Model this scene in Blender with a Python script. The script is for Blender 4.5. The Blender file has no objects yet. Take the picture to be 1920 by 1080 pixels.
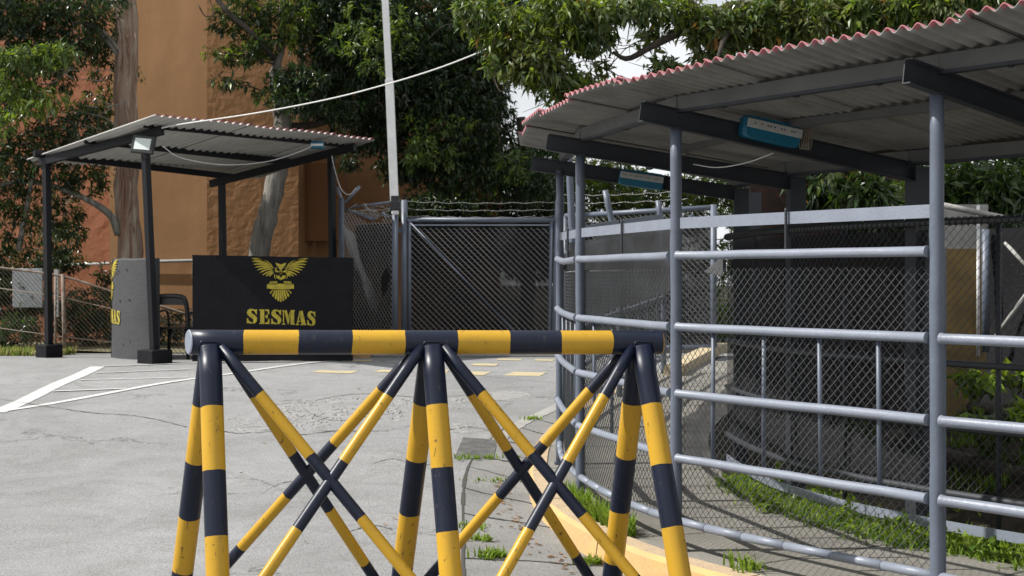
import bpy, math, random
import numpy as np
from mathutils import Vector, Matrix
random.seed(7); RNG = np.random.default_rng(11)
R = math.radians
sc = bpy.context.scene
COL = sc.collection
# ---------------------------------------------------------------- camera, sky, sun, exposure
F = 2667.0; HX = 960.0; HY = 520.0; EYE = 1.55
cd = bpy.data.cameras.new('camera'); cam = bpy.data.objects.new('camera', cd); COL.objects.link(cam)
cd.sensor_width = 36; cd.lens = 36 * F / 1920; cd.shift_y = -20 / 1920; cd.clip_end = 500; cd.clip_start = 0.1
cam.location = (0, 0, EYE); cam.rotation_euler = (R(90), 0, 0)
cd.dof.use_dof = True; cd.dof.focus_distance = 7.6; cd.dof.aperture_fstop = 8
sc.camera = cam
SUN_EL, SUN_AZ = R(47), math.atan2(-0.995, -0.07)          # azimuth measured from +Y towards +X
w = bpy.data.worlds.new('World'); sc.world = w; w.use_nodes = True
nt = w.node_tree; bg = nt.nodes['Background']
sky = nt.nodes.new('ShaderNodeTexSky'); sky.sky_type = 'NISHITA'; sky.sun_disc = False
sky.sun_elevation = SUN_EL; sky.sun_rotation = SUN_AZ; sky.air_density = 1.0; sky.dust_density = 3.0; sky.ozone_density = 1.0
wtc = nt.nodes.new('ShaderNodeTexCoord'); wno = nt.nodes.new('ShaderNodeTexNoise'); wno.inputs['Scale'].default_value = 2.6; wno.inputs['Detail'].default_value = 7
nt.links.new(wtc.outputs['Generated'], wno.inputs['Vector'])
wrp = nt.nodes.new('ShaderNodeValToRGB'); wrp.color_ramp.elements[0].position = .34; wrp.color_ramp.elements[1].position = .50
nt.links.new(wno.outputs[0], wrp.inputs[0]); wmx = nt.nodes.new('ShaderNodeMixRGB'); wmx.inputs[2].default_value = (11, 11.3, 11.6, 1)
nt.links.new(wrp.outputs[0], wmx.inputs[0]); nt.links.new(sky.outputs[0], wmx.inputs[1]); nt.links.new(wmx.outputs[0], bg.inputs[0])
bg.inputs[1].default_value = 0.065
sd = bpy.data.lights.new('sun', 'SUN'); sun = bpy.data.objects.new('sun', sd); COL.objects.link(sun)
sd.energy = 5.0; sd.angle = R(0.55); sd.color = (1.0, 0.965, 0.91)
sv = Vector((math.sin(SUN_AZ) * math.cos(SUN_EL), math.cos(SUN_AZ) * math.cos(SUN_EL), math.sin(SUN_EL)))
sun.rotation_euler = sv.to_track_quat('Z', 'Y').to_euler(); sun.location = sv * 60
sc.view_settings.view_transform = 'Standard'; sc.view_settings.look = 'None'
sc.view_settings.exposure = 0.42; sc.view_settings.gamma = 1.0
sc.render.engine = 'CYCLES'; sc.cycles.max_bounces = 8; sc.cycles.transparent_max_bounces = 24

# ---------------------------------------------------------------- helpers
def P(px, py, d):                      # a point d metres ahead seen at (px, py) of the survey photograph
    return Vector(((px - HX) / F * d, d, EYE - (py - HY) / F * d))
def lerpk(t, ks):
    if t <= ks[0][0]: return ks[0][1]
    for (a, va), (b, vb) in zip(ks, ks[1:]):
        if t <= b:
            u = (t - a) / (b - a); return va + (vb - va) * (u * u * (3 - 2 * u) * .4 + u * .6)
    return ks[-1][1]
RK = [(0, -.16), (8.5, -.16), (12, -.06), (15, .17), (17, .32), (18.7, .43), (20, .42), (22, .38), (90, .38)]
WK = [(0, 0), (11, 0), (13, .10), (15, .27), (17, .42), (20, .50), (22, .46), (90, .46)]
def road_z(y): return lerpk(y, RK)
def walk_z(y): return lerpk(y, WK)
def G(px, py, fn=road_z, dz=0.0):      # ground point under a survey pixel
    lo, hi = 2.0, 80.0
    for _ in range(50):
        m = (lo + hi) / 2
        z = EYE - (py - HY) / F * m
        if z > fn(m) + dz: lo = m
        else: hi = m
    return Vector(((px - HX) / F * lo, lo, fn(lo) + dz))

def mat(name, base, rough=.6, metal=0., spec=.5, var=None, vscale=8., bump=0., bscale=60., coat=0., trans=0., detail=6):
    m = bpy.data.materials.new(name); m.use_nodes = True
    t = m.node_tree; b = t.nodes['Principled BSDF']
    b.inputs['Base Color'].default_value = (*base, 1); b.inputs['Roughness'].default_value = rough
    b.inputs['Metallic'].default_value = metal; b.inputs['Specular IOR Level'].default_value = spec
    b.inputs['Coat Weight'].default_value = coat
    if var or bump:
        tc = t.nodes.new('ShaderNodeTexCoord')
    if var:
        n = t.nodes.new('ShaderNodeTexNoise'); n.inputs['Scale'].default_value = vscale; n.inputs['Detail'].default_value = detail
        n.inputs['Roughness'].default_value = .65
        t.links.new(tc.outputs['Object'], n.inputs['Vector'])
        r = t.nodes.new('ShaderNodeValToRGB'); r.color_ramp.elements[0].position = .32; r.color_ramp.elements[1].position = .68
        r.color_ramp.elements[0].color = (*var, 1); r.color_ramp.elements[1].color = (*base, 1)
        t.links.new(n.outputs[0], r.inputs[0]); t.links.new(r.outputs[0], b.inputs['Base Color'])
    if bump:
        n2 = t.nodes.new('ShaderNodeTexNoise'); n2.inputs['Scale'].default_value = bscale; n2.inputs['Detail'].default_value = 4
        t.links.new(tc.outputs['Object'], n2.inputs['Vector'])
        bp = t.nodes.new('ShaderNodeBump'); bp.inputs['Strength'].default_value = bump; bp.inputs['Distance'].default_value = .02
        t.links.new(n2.outputs[0], bp.inputs['Height']); t.links.new(bp.outputs[0], b.inputs['Normal'])
    return m

class MB:
    def __init__(s): s.v = []; s.f = []; s.m = []; s.s = []
    def add(s, vs, fs, mi=0, smooth=False):
        o = len(s.v); s.v.extend([tuple(x) for x in vs])
        for f in fs: s.f.append(tuple(i + o for i in f)); s.m.append(mi); s.s.append(smooth)
    def box(s, c, size, rot=None, mi=0, bev=0.0):
        x, y, z = size[0] / 2, size[1] / 2, size[2] / 2
        rot = rot or Matrix.Identity(3); c = Vector(c)
        if bev <= 0:
            vs = [c + rot @ Vector(p) for p in [(-x,-y,-z),(x,-y,-z),(x,y,-z),(-x,y,-z),(-x,-y,z),(x,-y,z),(x,y,z),(-x,y,z)]]
            s.add(vs, [(0,3,2,1),(4,5,6,7),(0,1,5,4),(1,2,6,5),(2,3,7,6),(3,0,4,7)], mi)
        else:                          # chamfered on every vertical and horizontal edge
            b = bev; pts = []
            for zz, k in ((-z, b), (-z + b, 0), (z - b, 0), (z, b)):
                X, Y = x - k, y - k
                pts.append([(-X+b*(k==0),-Y,zz),(X-b*(k==0),-Y,zz),(X,-Y+b*(k==0),zz),(X,Y-b*(k==0),zz),(X-b*(k==0),Y,zz),(-X+b*(k==0),Y,zz),(-X,Y-b*(k==0),zz),(-X,-Y+b*(k==0),zz)])
            vs = [c + rot @ Vector(p) for r in pts for p in r]
            fs = [tuple(range(7, -1, -1)), tuple(range(24, 32))]
            for r in range(3):
                for i in range(8):
                    j = (i + 1) % 8; fs.append((r*8+i, r*8+j, r*8+8+j, r*8+8+i))
            s.add(vs, fs, mi)
    def beam(s, a, b, wdt, hgt, mi=0, up=Vector((0, 0, 1))):     # rectangular bar from a to b
        a, b = Vector(a), Vector(b); d = (b - a); L = d.length; d.normalize()
        x = d.cross(up); x.normalize(); u = x.cross(d)
        rot = Matrix((x, d, u)).transposed()
        s.box((a + b) / 2, (wdt, L, hgt), rot, mi)
    def tube(s, pts, r, n=10, mi=0, cap=True, smooth=True, mats=None):
        pts = [Vector(p) for p in pts]; k = len(pts)
        rr = r if isinstance(r, (list, tuple)) else [r] * k
        t0 = (pts[1] - pts[0]).normalized()
        ref = Vector((0, 0, 1)) if abs(t0.z) < .9 else Vector((1, 0, 0))
        u = t0.cross(ref).normalized(); o = len(s.v)
        for i, p in enumerate(pts):
            if i == 0: t = t0
            elif i == k - 1: t = (pts[i] - pts[i-1]).normalized()
            else: t = ((pts[i+1] - p).normalized() + (p - pts[i-1]).normalized()).normalized()
            u = (u - t * u.dot(t)).normalized(); v = t.cross(u)
            for j in range(n):
                a = 2 * math.pi * j / n
                s.v.append(tuple(p + (u * math.cos(a) + v * math.sin(a)) * rr[i]))
        for i in range(k - 1):
            mm = mats[i] if mats else mi
            for j in range(n):
                j2 = (j + 1) % n
                s.f.append((o+i*n+j, o+i*n+j2, o+(i+1)*n+j2, o+(i+1)*n+j)); s.m.append(mm); s.s.append(smooth)
        if cap:
            s.f.append(tuple(o + j for j in range(n - 1, -1, -1))); s.m.append(mats[0] if mats else mi); s.s.append(False)
            s.f.append(tuple(o + (k-1)*n + j for j in range(n))); s.m.append(mats[-1] if mats else mi); s.s.append(False)
    def build(s, name, mats, parent=None, origin=None, label=None):
        me = bpy.data.meshes.new(name)
        og = Vector(origin) if origin is not None else (world_loc(parent) if parent else Vector((0, 0, 0)))
        v = np.array(s.v, dtype=np.float64).reshape(-1, 3) - np.array(og)
        me.from_pydata(v.tolist(), [], s.f)
        if not isinstance(mats, (list, tuple)): mats = [mats]
        for m in mats: me.materials.append(m)
        me.polygons.foreach_set('material_index', s.m); me.polygons.foreach_set('use_smooth', s.s)
        me.update()
        o = bpy.data.objects.new(name, me); COL.objects.link(o)
        if parent: o.parent = parent
        else: o.location = og
        if label: o['label'] = label
        return o
def world_loc(o):
    l = Vector((0, 0, 0))
    while o: l = l + Vector(o.location); o = o.parent
    return l
def tag(o, label=None, cat=None, group=None, kind=None):
    if label: o['label'] = label
    if cat: o['category'] = cat
    if group: o['group'] = group
    if kind: o['kind'] = kind
    return o
def empty(name, loc, label, cat, group=None):
    o = bpy.data.objects.new(name, None); COL.objects.link(o); o.location = loc; o.empty_display_size = .2
    return tag(o, label, cat, group)
def np_mesh(name, V, Fc, mats, mi=None, parent=None, smooth=False, origin=None):   # Fc: (n,k) int array
    me = bpy.data.meshes.new(name); n, k = Fc.shape
    og = np.array(origin if origin is not None else (world_loc(parent) if parent else (0, 0, 0)))
    me.vertices.add(len(V)); me.vertices.foreach_set('co', (V - og).astype(np.float32).ravel())
    me.loops.add(n * k); me.loops.foreach_set('vertex_index', Fc.astype(np.int32).ravel())
    me.polygons.add(n); me.polygons.foreach_set('loop_start', np.arange(0, n * k, k, dtype=np.int32))
    me.polygons.foreach_set('loop_total', np.full(n, k, dtype=np.int32))
    for m in (mats if isinstance(mats, (list, tuple)) else [mats]): me.materials.append(m)
    if mi is not None: me.polygons.foreach_set('material_index', mi.astype(np.int32))
    me.polygons.foreach_set('use_smooth', np.full(n, smooth))
    me.update(calc_edges=True); me.validate()
    o = bpy.data.objects.new(name, me); COL.objects.link(o)
    if parent: o.parent = parent
    else: o.location = tuple(og)
    return o
def catmull(pts, t):
    n = len(pts); i = int(max(0, min(n - 2, math.floor(t)))); u = t - i
    p = lambda k: Vector(pts[k]) if 0 <= k < n else (Vector(pts[0]) * 2 - Vector(pts[1]) if k < 0 else Vector(pts[-1]) * 2 - Vector(pts[-2]))
    a, b, c, d = p(i-1), p(i), p(i+1), p(i+2)
    return .5 * ((2*b) + (c-a)*u + (2*a-5*b+4*c-d)*u*u + (-a+3*b-3*c+d)*u**3)
def catseq(pts, n): return [catmull(pts, t) for t in np.linspace(0, len(pts) - 1, n)]

# ---------------------------------------------------------------- materials
M = {}
M['slate'] = mat('slate_paint', (.105, .125, .165), .45, var=(.084, .10, .132), vscale=6, bump=.10, bscale=30)
M['slate_dark'] = mat('dark_slate_paint', (.024, .027, .034), .6, var=(.016, .018, .024), vscale=4)
M['purlin'] = mat('grey_purlin', (.10, .10, .098), .6, var=(.07, .07, .068), vscale=5)
M['slate_light'] = mat('pale_slate_paint', (.20, .225, .275), .45, var=(.17, .19, .232), vscale=7, bump=.12, detail=9)
M['wire'] = mat('dark_wire', (.10, .105, .11), .32, metal=.5)
M['wire_back'] = mat('black_wire', (.03, .032, .036), .5)
M['wire_gate'] = mat('galvanised_wire', (.34, .34, .33), .45, metal=.3)
M['rust_wire'] = mat('rusty_wire', (.30, .27, .22), .7, var=(.16, .11, .07), vscale=4)
M['rust_tube'] = mat('rusty_tube', (.28, .24, .20), .8, var=(.12, .065, .04), vscale=14, bump=.2)
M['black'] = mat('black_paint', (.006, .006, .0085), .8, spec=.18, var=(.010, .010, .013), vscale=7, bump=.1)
M['booth_black'] = mat('black_steel_paint', (.006, .0065, .009), .5, spec=.25)
M['white'] = mat('white_paint', (.74, .74, .74), .5, var=(.6, .6, .6), vscale=5)
M['cable'] = mat('white_cable', (.6, .6, .58), .6)
M['teal'] = mat('teal_plastic', (.005, .14, .23), .4, var=(.01, .10, .17), vscale=6)
M['lens'] = mat('clear_lamp_strip', (.42, .42, .40), .3)
M['led'] = mat('lamp_dot', (.03, .03, .03), .5)
M['plastic_black'] = mat('black_plastic', (.012, .012, .014), .35)
M['glass_white'] = mat('floodlight_glass', (.62, .68, .66), .12)
M['red'] = mat('red_roof_paint', (.38, .12, .14), .7, var=(.25, .09, .10), vscale=12)

def stripe_paint(name, base, dark, sc_=26.):
    m = bpy.data.materials.new(name); m.use_nodes = True; t = m.node_tree; b = t.nodes['Principled BSDF']
    b.inputs['Roughness'].default_value = .27; b.inputs['Specular IOR Level'].default_value = .32
    tc = t.nodes.new('ShaderNodeTexCoord')
    n = t.nodes.new('ShaderNodeTexNoise'); n.inputs['Scale'].default_value = 3.5; n.inputs['Detail'].default_value = 5
    n2 = t.nodes.new('ShaderNodeTexNoise'); n2.inputs['Scale'].default_value = sc_; n2.inputs['Detail'].default_value = 7; n2.inputs['Roughness'].default_value = .75; n2.inputs['Distortion'].default_value = .6
    mp = t.nodes.new('ShaderNodeMapping'); mp.inputs['Scale'].default_value = (1, 1, .6)
    t.links.new(tc.outputs['Object'], mp.inputs[0]); t.links.new(mp.outputs[0], n.inputs['Vector']); t.links.new(mp.outputs[0], n2.inputs['Vector'])
    r1 = t.nodes.new('ShaderNodeValToRGB'); r1.color_ramp.elements[0].position = .35; r1.color_ramp.elements[1].position = .65
    r1.color_ramp.elements[0].color = (*[c * .86 for c in base], 1); r1.color_ramp.elements[1].color = (*base, 1)
    t.links.new(n.outputs[0], r1.inputs[0])
    r2 = t.nodes.new('ShaderNodeValToRGB'); r2.color_ramp.elements[0].position = .605; r2.color_ramp.elements[1].position = .645
    t.links.new(n2.outputs[0], r2.inputs[0])
    mx = t.nodes.new('ShaderNodeMixRGB'); mx.inputs[2].default_value = (*dark, 1)
    n3 = t.nodes.new('ShaderNodeTexNoise'); n3.inputs['Scale'].default_value = 6.5; n3.inputs['Detail'].default_value = 9; n3.inputs['Roughness'].default_value = .8; n3.inputs['Distortion'].default_value = 1.5; t.links.new(mp.outputs[0], n3.inputs['Vector'])
    r3 = t.nodes.new('ShaderNodeValToRGB'); r3.color_ramp.elements[0].position = .54; r3.color_ramp.elements[1].position = .72; r3.color_ramp.elements[1].color = (.55, .55, .55, 1); t.links.new(n3.outputs[0], r3.inputs[0])
    m3 = t.nodes.new('ShaderNodeMixRGB'); m3.inputs[2].default_value = (base[0] * .55 + .02, base[1] * .6 + .02, base[2] * .6 + .025, 1); t.links.new(r3.outputs[0], m3.inputs[0]); t.links.new(r1.outputs[0], m3.inputs[1])
    t.links.new(r2.outputs[0], mx.inputs[0]); t.links.new(m3.outputs[0], mx.inputs[1]); t.links.new(mx.outputs[0], b.inputs['Base Color'])
    rr = t.nodes.new('ShaderNodeMapRange'); rr.inputs['To Min'].default_value = .26; rr.inputs['To Max'].default_value = .5
    t.links.new(n.outputs[0], rr.inputs[0]); t.links.new(rr.outputs[0], b.inputs['Roughness'])
    bp = t.nodes.new('ShaderNodeBump'); bp.inputs['Strength'].default_value = .08; bp.inputs['Distance'].default_value = .01
    t.links.new(n2.outputs[0], bp.inputs['Height']); t.links.new(bp.outputs[0], b.inputs['Normal'])
    return m
M['yel'] = stripe_paint('yellow_gloss_paint', (.50, .285, .020), (.09, .055, .02))
M['navy'] = stripe_paint('navy_gloss_paint', (.006, .010, .025), (.03, .03, .035))

def asphalt_mat():
    m = bpy.data.materials.new('asphalt'); m.use_nodes = True; t = m.node_tree; b = t.nodes['Principled BSDF']
    b.inputs['Roughness'].default_value = .85; b.inputs['Specular IOR Level'].default_value = .3
    tc = t.nodes.new('ShaderNodeTexCoord'); L = t.links.new
    def noise(s, d=4, r=.6, dist=0):
        n = t.nodes.new('ShaderNodeTexNoise'); n.inputs['Scale'].default_value = s; n.inputs['Detail'].default_value = d
        n.inputs['Roughness'].default_value = r; n.inputs['Distortion'].default_value = dist; L(tc.outputs['Object'], n.inputs['Vector']); return n
    def ramp(src, p0, c0, p1, c1):
        r = t.nodes.new('ShaderNodeValToRGB'); r.color_ramp.elements[0].position = p0; r.color_ramp.elements[1].position = p1
        r.color_ramp.elements[0].color = (*c0, 1); r.color_ramp.elements[1].color = (*c1, 1); L(src, r.inputs[0]); return r
    def mul(a, bb, f=1.0):
        x = t.nodes.new('ShaderNodeMixRGB'); x.blend_type = 'MULTIPLY'; x.inputs[0].default_value = f; L(a, x.inputs[1]); L(bb, x.inputs[2]); return x
    big = ramp(noise(.35, 5, .6, .8).outputs[0], .3, (.26, .261, .262), .7, (.325, .326, .327))
    mid = ramp(noise(1.3, 8, .75, 1.4).outputs[0], .36, (.80, .80, .79), .58, (1, 1, 1))
    fine = ramp(noise(70, 3, .7).outputs[0], .35, (.62, .62, .62), .64, (1.14, 1.14, 1.14))
    c = mul(mul(big.outputs[0], mid.outputs[0]).outputs[0], fine.outputs[0])
    # long thin cracks
    vo = t.nodes.new('ShaderNodeTexVoronoi'); vo.feature = 'DISTANCE_TO_EDGE'; vo.inputs['Scale'].default_value = .42
    wn = noise(1.8, 5, .7); ad = t.nodes.new('ShaderNodeVectorMath'); ad.operation = 'ADD'
    sclv = t.nodes.new('ShaderNodeVectorMath'); sclv.operation = 'SCALE'; sclv.inputs['Scale'].default_value = .9
    L(wn.outputs['Color'], sclv.inputs[0]); L(tc.outputs['Object'], ad.inputs[0]); L(sclv.outputs[0], ad.inputs[1]); L(ad.outputs[0], vo.inputs['Vector'])
    cr = ramp(vo.outputs[0], .0, (.45, .44, .42), .010, (1, 1, 1))
    msk = ramp(noise(.5, 2).outputs[0], .50, (0, 0, 0), .56, (1, 1, 1))
    x = t.nodes.new('ShaderNodeMixRGB'); x.blend_type = 'MULTIPLY'; L(msk.outputs[0], x.inputs[0]); L(c.outputs[0], x.inputs[1]); L(cr.outputs[0], x.inputs[2])
    L(x.outputs[0], b.inputs['Base Color'])
    bp = t.nodes.new('ShaderNodeBump'); bp.inputs['Strength'].default_value = .75; bp.inputs['Distance'].default_value = .012
    L(noise(85, 3, .75).outputs[0], bp.inputs['Height'])
    bp2 = t.nodes.new('ShaderNodeBump'); bp2.inputs['Strength'].default_value = .10; bp2.inputs['Distance'].default_value = .05
    L(noise(6, 5, .7).outputs[0], bp2.inputs['Height']); L(bp.outputs[0], bp2.inputs['Normal']); L(bp2.outputs[0], b.inputs['Normal'])
    return m
M['asphalt'] = asphalt_mat()
M['rubble'] = mat('broken_asphalt', (.32, .315, .30), .9, var=(.20, .197, .19), vscale=22, bump=.9, bscale=45)
M['slab'] = mat('worn_flagstone', (.215, .212, .205), .85, var=(.15, .148, .142), vscale=2.2, bump=.5, bscale=35, detail=9)
M['edge_stone'] = mat('pale_edge_concrete', (.32, .315, .30), .85, var=(.24, .235, .22), vscale=5, bump=.4)
M['path'] = mat('path_concrete', (.235, .222, .195), .85, var=(.165, .155, .135), vscale=1.6, bump=.35, bscale=40, detail=9)
M['joint'] = mat('dark_joint_and_shadow', (.05, .048, .042), .95)
M['kerb'] = mat('ochre_kerb_paint', (.56, .34, .125), .8, var=(.43, .28, .13), vscale=3.5, bump=.3, bscale=25, detail=9)
M['kerb_pale'] = mat('faded_kerb_paint', (.50, .40, .24), .85, var=(.38, .32, .22), vscale=4)
M['kerb_top'] = mat('worn_kerb_top', (.46, .35, .22), .85, var=(.36, .27, .18), vscale=6, bump=.4, detail=9)
M['linewhite'] = mat('road_white', (.58, .58, .57), .7, var=(.42, .42, .41), vscale=14, detail=9)
M['lineyellow'] = mat('road_yellow', (.48, .38, .19), .8, var=(.33, .31, .24), vscale=9, detail=9)
M['soil'] = mat('leaf_litter_soil', (.05, .042, .032), .95, spec=.1, var=(.022, .020, .016), vscale=9, bump=.8, bscale=24)
M['drygrass'] = mat('dry_grass_soil', (.20, .17, .10), .95, var=(.11, .11, .05), vscale=9, bump=.8, bscale=40)
M['steelplate'] = mat('steel_plate', (.30, .30, .29), .5, metal=.5, var=(.12, .12, .115), vscale=9)

def wall_mat(name, a, bcol, bs=3.0, bstr=.5):
    m = mat(name, a, .85, var=bcol, vscale=.35, detail=8)
    t = m.node_tree; b = t.nodes['Principled BSDF']
    tc = [n for n in t.nodes if n.type == 'TEX_COORD'][0]; vn = [n for n in t.nodes if n.type == 'TEX_NOISE'][0]
    mp = t.nodes.new('ShaderNodeMapping'); mp.inputs['Scale'].default_value = (4, 4, .9); t.links.new(tc.outputs['Object'], mp.inputs[0]); t.links.new(mp.outputs[0], vn.inputs['Vector'])
    n = t.nodes.new('ShaderNodeTexNoise'); n.inputs['Scale'].default_value = bs; n.inputs['Detail'].default_value = 6; n.inputs['Distortion'].default_value = .4
    t.links.new(tc.outputs['Object'], n.inputs['Vector'])
    bp = t.nodes.new('ShaderNodeBump'); bp.inputs['Strength'].default_value = bstr; bp.inputs['Distance'].default_value = .05
    t.links.new(n.outputs[0], bp.inputs['Height']); t.links.new(bp.outputs[0], b.inputs['Normal'])
    return m
M['wall'] = wall_mat('ochre_stucco', (.30, .155, .062), (.24, .12, .046), 1.3, .3)
M['wall_b'] = wall_mat('ochre_stucco_smooth', (.33, .165, .066), (.28, .138, .055), 5)
M['wall_red'] = wall_mat('terracotta_stucco', (.33, .125, .055), (.26, .10, .045), 4)

def sheet_mat():
    m = mat('fibre_cement', (.46, .45, .42), .75, var=(.35, .34, .32), vscale=2.0, bump=.15, bscale=20, detail=8)
    return m
M['sheet'] = sheet_mat()
M['sheet_dark'] = mat('weathered_fibre_cement', (.235, .23, .215), .8, var=(.13, .125, .112), vscale=2.6, bump=.15, bscale=20, detail=8)
def cloth_mat(name, col, op):
    m = bpy.data.materials.new(name); m.use_nodes = True; t = m.node_tree; b = t.nodes['Principled BSDF']; L = t.links.new
    b.inputs['Base Color'].default_value = (*col, 1); b.inputs['Roughness'].default_value = .9; b.inputs['Specular IOR Level'].default_value = .08
    out = t.nodes['Material Output']; tr = t.nodes.new('ShaderNodeBsdfTransparent'); mx = t.nodes.new('ShaderNodeMixShader')
    tc = t.nodes.new('ShaderNodeTexCoord'); n = t.nodes.new('ShaderNodeTexNoise'); n.inputs['Scale'].default_value = 2.2; n.inputs['Detail'].default_value = 6
    L(tc.outputs['Object'], n.inputs['Vector']); r = t.nodes.new('ShaderNodeMapRange')
    r.inputs['From Min'].default_value = .35; r.inputs['From Max'].default_value = .65; r.inputs['To Min'].default_value = op - .1; r.inputs['To Max'].default_value = min(1, op + .08)
    L(n.outputs[0], r.inputs[0]); L(r.outputs[0], mx.inputs[0]); L(tr.outputs[0], mx.inputs[1]); L(b.outputs[0], mx.inputs[2]); L(mx.outputs[0], out.inputs[0])
    return m
M['cloth'] = cloth_mat('black_shade_cloth', (.016, .016, .018), .98)
M['cloth_thin'] = cloth_mat('thin_shade_cloth', (.018, .018, .020), .82)
M['cloth_grey'] = cloth_mat('faded_shade_cloth', (.20, .20, .20), .95)

M['cloth_pale'] = cloth_mat('pale_torn_cloth', (.30, .30, .30), .38)
def leaf_mat(name, col, tr=.35, gloss=.35, rough=.35):
    m = bpy.data.materials.new(name); m.use_nodes = True; t = m.node_tree; L = t.links.new
    b = t.nodes['Principled BSDF']; b.inputs['Base Color'].default_value = (*col, 1); b.inputs['Roughness'].default_value = rough
    b.inputs['Specular IOR Level'].default_value = gloss
    tl = t.nodes.new('ShaderNodeBsdfTranslucent'); tl.inputs[0].default_value = (col[0] * 1.7, col[1] * 1.8, col[2] * .7, 1)
    mx = t.nodes.new('ShaderNodeMixShader'); mx.inputs[0].default_value = tr
    L(b.outputs[0], mx.inputs[1]); L(tl.outputs[0], mx.inputs[2]); L(mx.outputs[0], t.nodes['Material Output'].inputs[0])
    return m
LG = leaf_mat('leaf_green', (.060, .095, .024)); LD = leaf_mat('leaf_dark', (.018, .034, .014), .25, .5, .3)
LY = leaf_mat('leaf_lime', (.15, .20, .03), .45); LO = leaf_mat('leaf_olive', (.10, .11, .035)); LB = leaf_mat('leaf_rust', (.30, .15, .04), .3, .3)
LM = leaf_mat('leaf_mid', (.040, .072, .020), .3, .5, .3); LP = leaf_mat('leaf_pale', (.16, .20, .10), .3, .6, .3)
M['grass'] = leaf_mat('grass_blade', (.17, .25, .035), .4, .2, .5); M['grass2'] = leaf_mat('grass_blade_dark', (.07, .13, .02), .35, .2, .5)
M['straw'] = leaf_mat('dry_blade', (.30, .26, .13), .3, .2, .6)
M['litter'] = mat('dead_leaf', (.22, .12, .05), .8)
def bark_mat(name, a, bcol, zs=.12, sc_=9.):
    m = mat(name, a, .9); t = m.node_tree; L = t.links.new; b = t.nodes['Principled BSDF']
    tc = t.nodes.new('ShaderNodeTexCoord'); mp = t.nodes.new('ShaderNodeMapping'); mp.inputs['Scale'].default_value = (1, 1, zs)
    n = t.nodes.new('ShaderNodeTexNoise'); n.inputs['Scale'].default_value = sc_; n.inputs['Detail'].default_value = 8; n.inputs['Roughness'].default_value = .7; n.inputs['Distortion'].default_value = .8
    L(tc.outputs['Object'], mp.inputs[0]); L(mp.outputs[0], n.inputs['Vector'])
    r = t.nodes.new('ShaderNodeValToRGB'); r.color_ramp.elements[0].position = .38; r.color_ramp.elements[1].position = .62
    r.color_ramp.elements[0].color = (*bcol, 1); r.color_ramp.elements[1].color = (*a, 1)
    L(n.outputs[0], r.inputs[0]); L(r.outputs[0], b.inputs['Base Color'])
    bp = t.nodes.new('ShaderNodeBump'); bp.inputs['Strength'].default_value = 1; bp.inputs['Distance'].default_value = .06
    L(n.outputs[0], bp.inputs['Height']); L(bp.outputs[0], b.inputs['Normal'])
    return m
M['bark'] = bark_mat('peeling_bark', (.36, .29, .23), (.20, .10, .06)); M['bark_grey'] = bark_mat('grey_bark', (.26, .24, .21), (.11, .10, .085))
M['bark_dark'] = bark_mat('dark_bark', (.075, .06, .045), (.03, .024, .018))

# ---------------------------------------------------------------- setting: ground, road, walkway
FP = [(4.35, 3.75), (3.08, 5.10), (1.953, 6.54), (.93, 8.06), (.47, 9.80), (.39, 11.60), (.58, 13.42), (1.145, 15.16), (1.80, 16.87), (2.45, 18.6)]
FP3 = [Vector((x, y, 0)) for x, y in FP]
def fpos(s, off=0.0, z=0.0):           # s: post number (1 = nearest post in view), off: metres behind the fence line
    t = s + 1; a = catmull(FP3, t); b = catmull(FP3, min(t + .02, len(FP) - 1)); c = catmull(FP3, max(t - .02, 0))
    tg = (b - c).normalized(); nrm = Vector((tg.y, -tg.x, 0))
    p = a + nrm * off; return Vector((p.x, p.y, z)), tg, nrm
def wz(s): return walk_z(fpos(s)[0].y)

def grid_ground(name, xs, ys, fn, m, label=None):
    V = np.array([(x, y, fn(x, y)) for y in ys for x in xs]); nx = len(xs)
    Fc = np.array([(j*nx+i, j*nx+i+1, (j+1)*nx+i+1, (j+1)*nx+i) for j in range(len(ys)-1) for i in range(nx-1)])
    o = np_mesh(name, V, Fc, m, smooth=True); o['kind'] = 'structure'; return o
ysn = list(np.arange(-6, 24, .5)) + [24, 28, 34, 45, 70, 120, 250]
grid_ground('ground', [-250, -80, -30, -15, -8, 0, 8, 15, 30, 80, 250], ysn, lambda x, y: road_z(y) - .03 - (.25 if y > 24 else 0), M['soil'])
rys = [y for y in ysn if y <= 21.5] + [21.8]
grid_ground('road', [-30, -20, -15, -12, -9, -7, -5, -3, -1, 1, 3, 5, 6], rys, lambda x, y: road_z(y), M['asphalt'])

def strip(mb, s0, s1, n, o0, o1, zf0, zf1=None, mi=0):
    zf1 = zf1 or zf0; vs = []
    for s in np.linspace(s0, s1, n):
        a = fpos(s, o0(s) if callable(o0) else o0)[0]; b = fpos(s, o1(s) if callable(o1) else o1)[0]
        a.z = zf0(s, a); b.z = zf1(s, b); vs += [a, b]
    mb.add(vs, [(2*i, 2*i+2, 2*i+3, 2*i+1)[::-1] for i in range(n - 1)], mi)
KO = lambda s: -.23 if s > 3 else (-.17 if s < 1.5 else -.17 - .06 * (s - 1.5) / 1.5)
TOPZ = lambda s, p: walk_z(p.y)
path = MB(); strip(path, -1, 8, 60, lambda s: KO(s) + .13, 1.28, lambda s, p: walk_z(p.y), mi=0)
pj = MB()
for s in np.arange(-.5, 7.8, .55):      # transverse joints
    a, tg, nr = fpos(s, -.1); b = fpos(s + .02, 1.28)[0]; a.z = walk_z(a.y) + .004; b.z = walk_z(b.y) + .004
    q = tg * .005; pj.add([a - q, b - q, b + q, a + q], [(0, 1, 2, 3)])
o = path.build('footpath', M['path']); tag(o, kind='structure')
tag(pj.build('path_joints', M['joint']), kind='structure')
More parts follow.
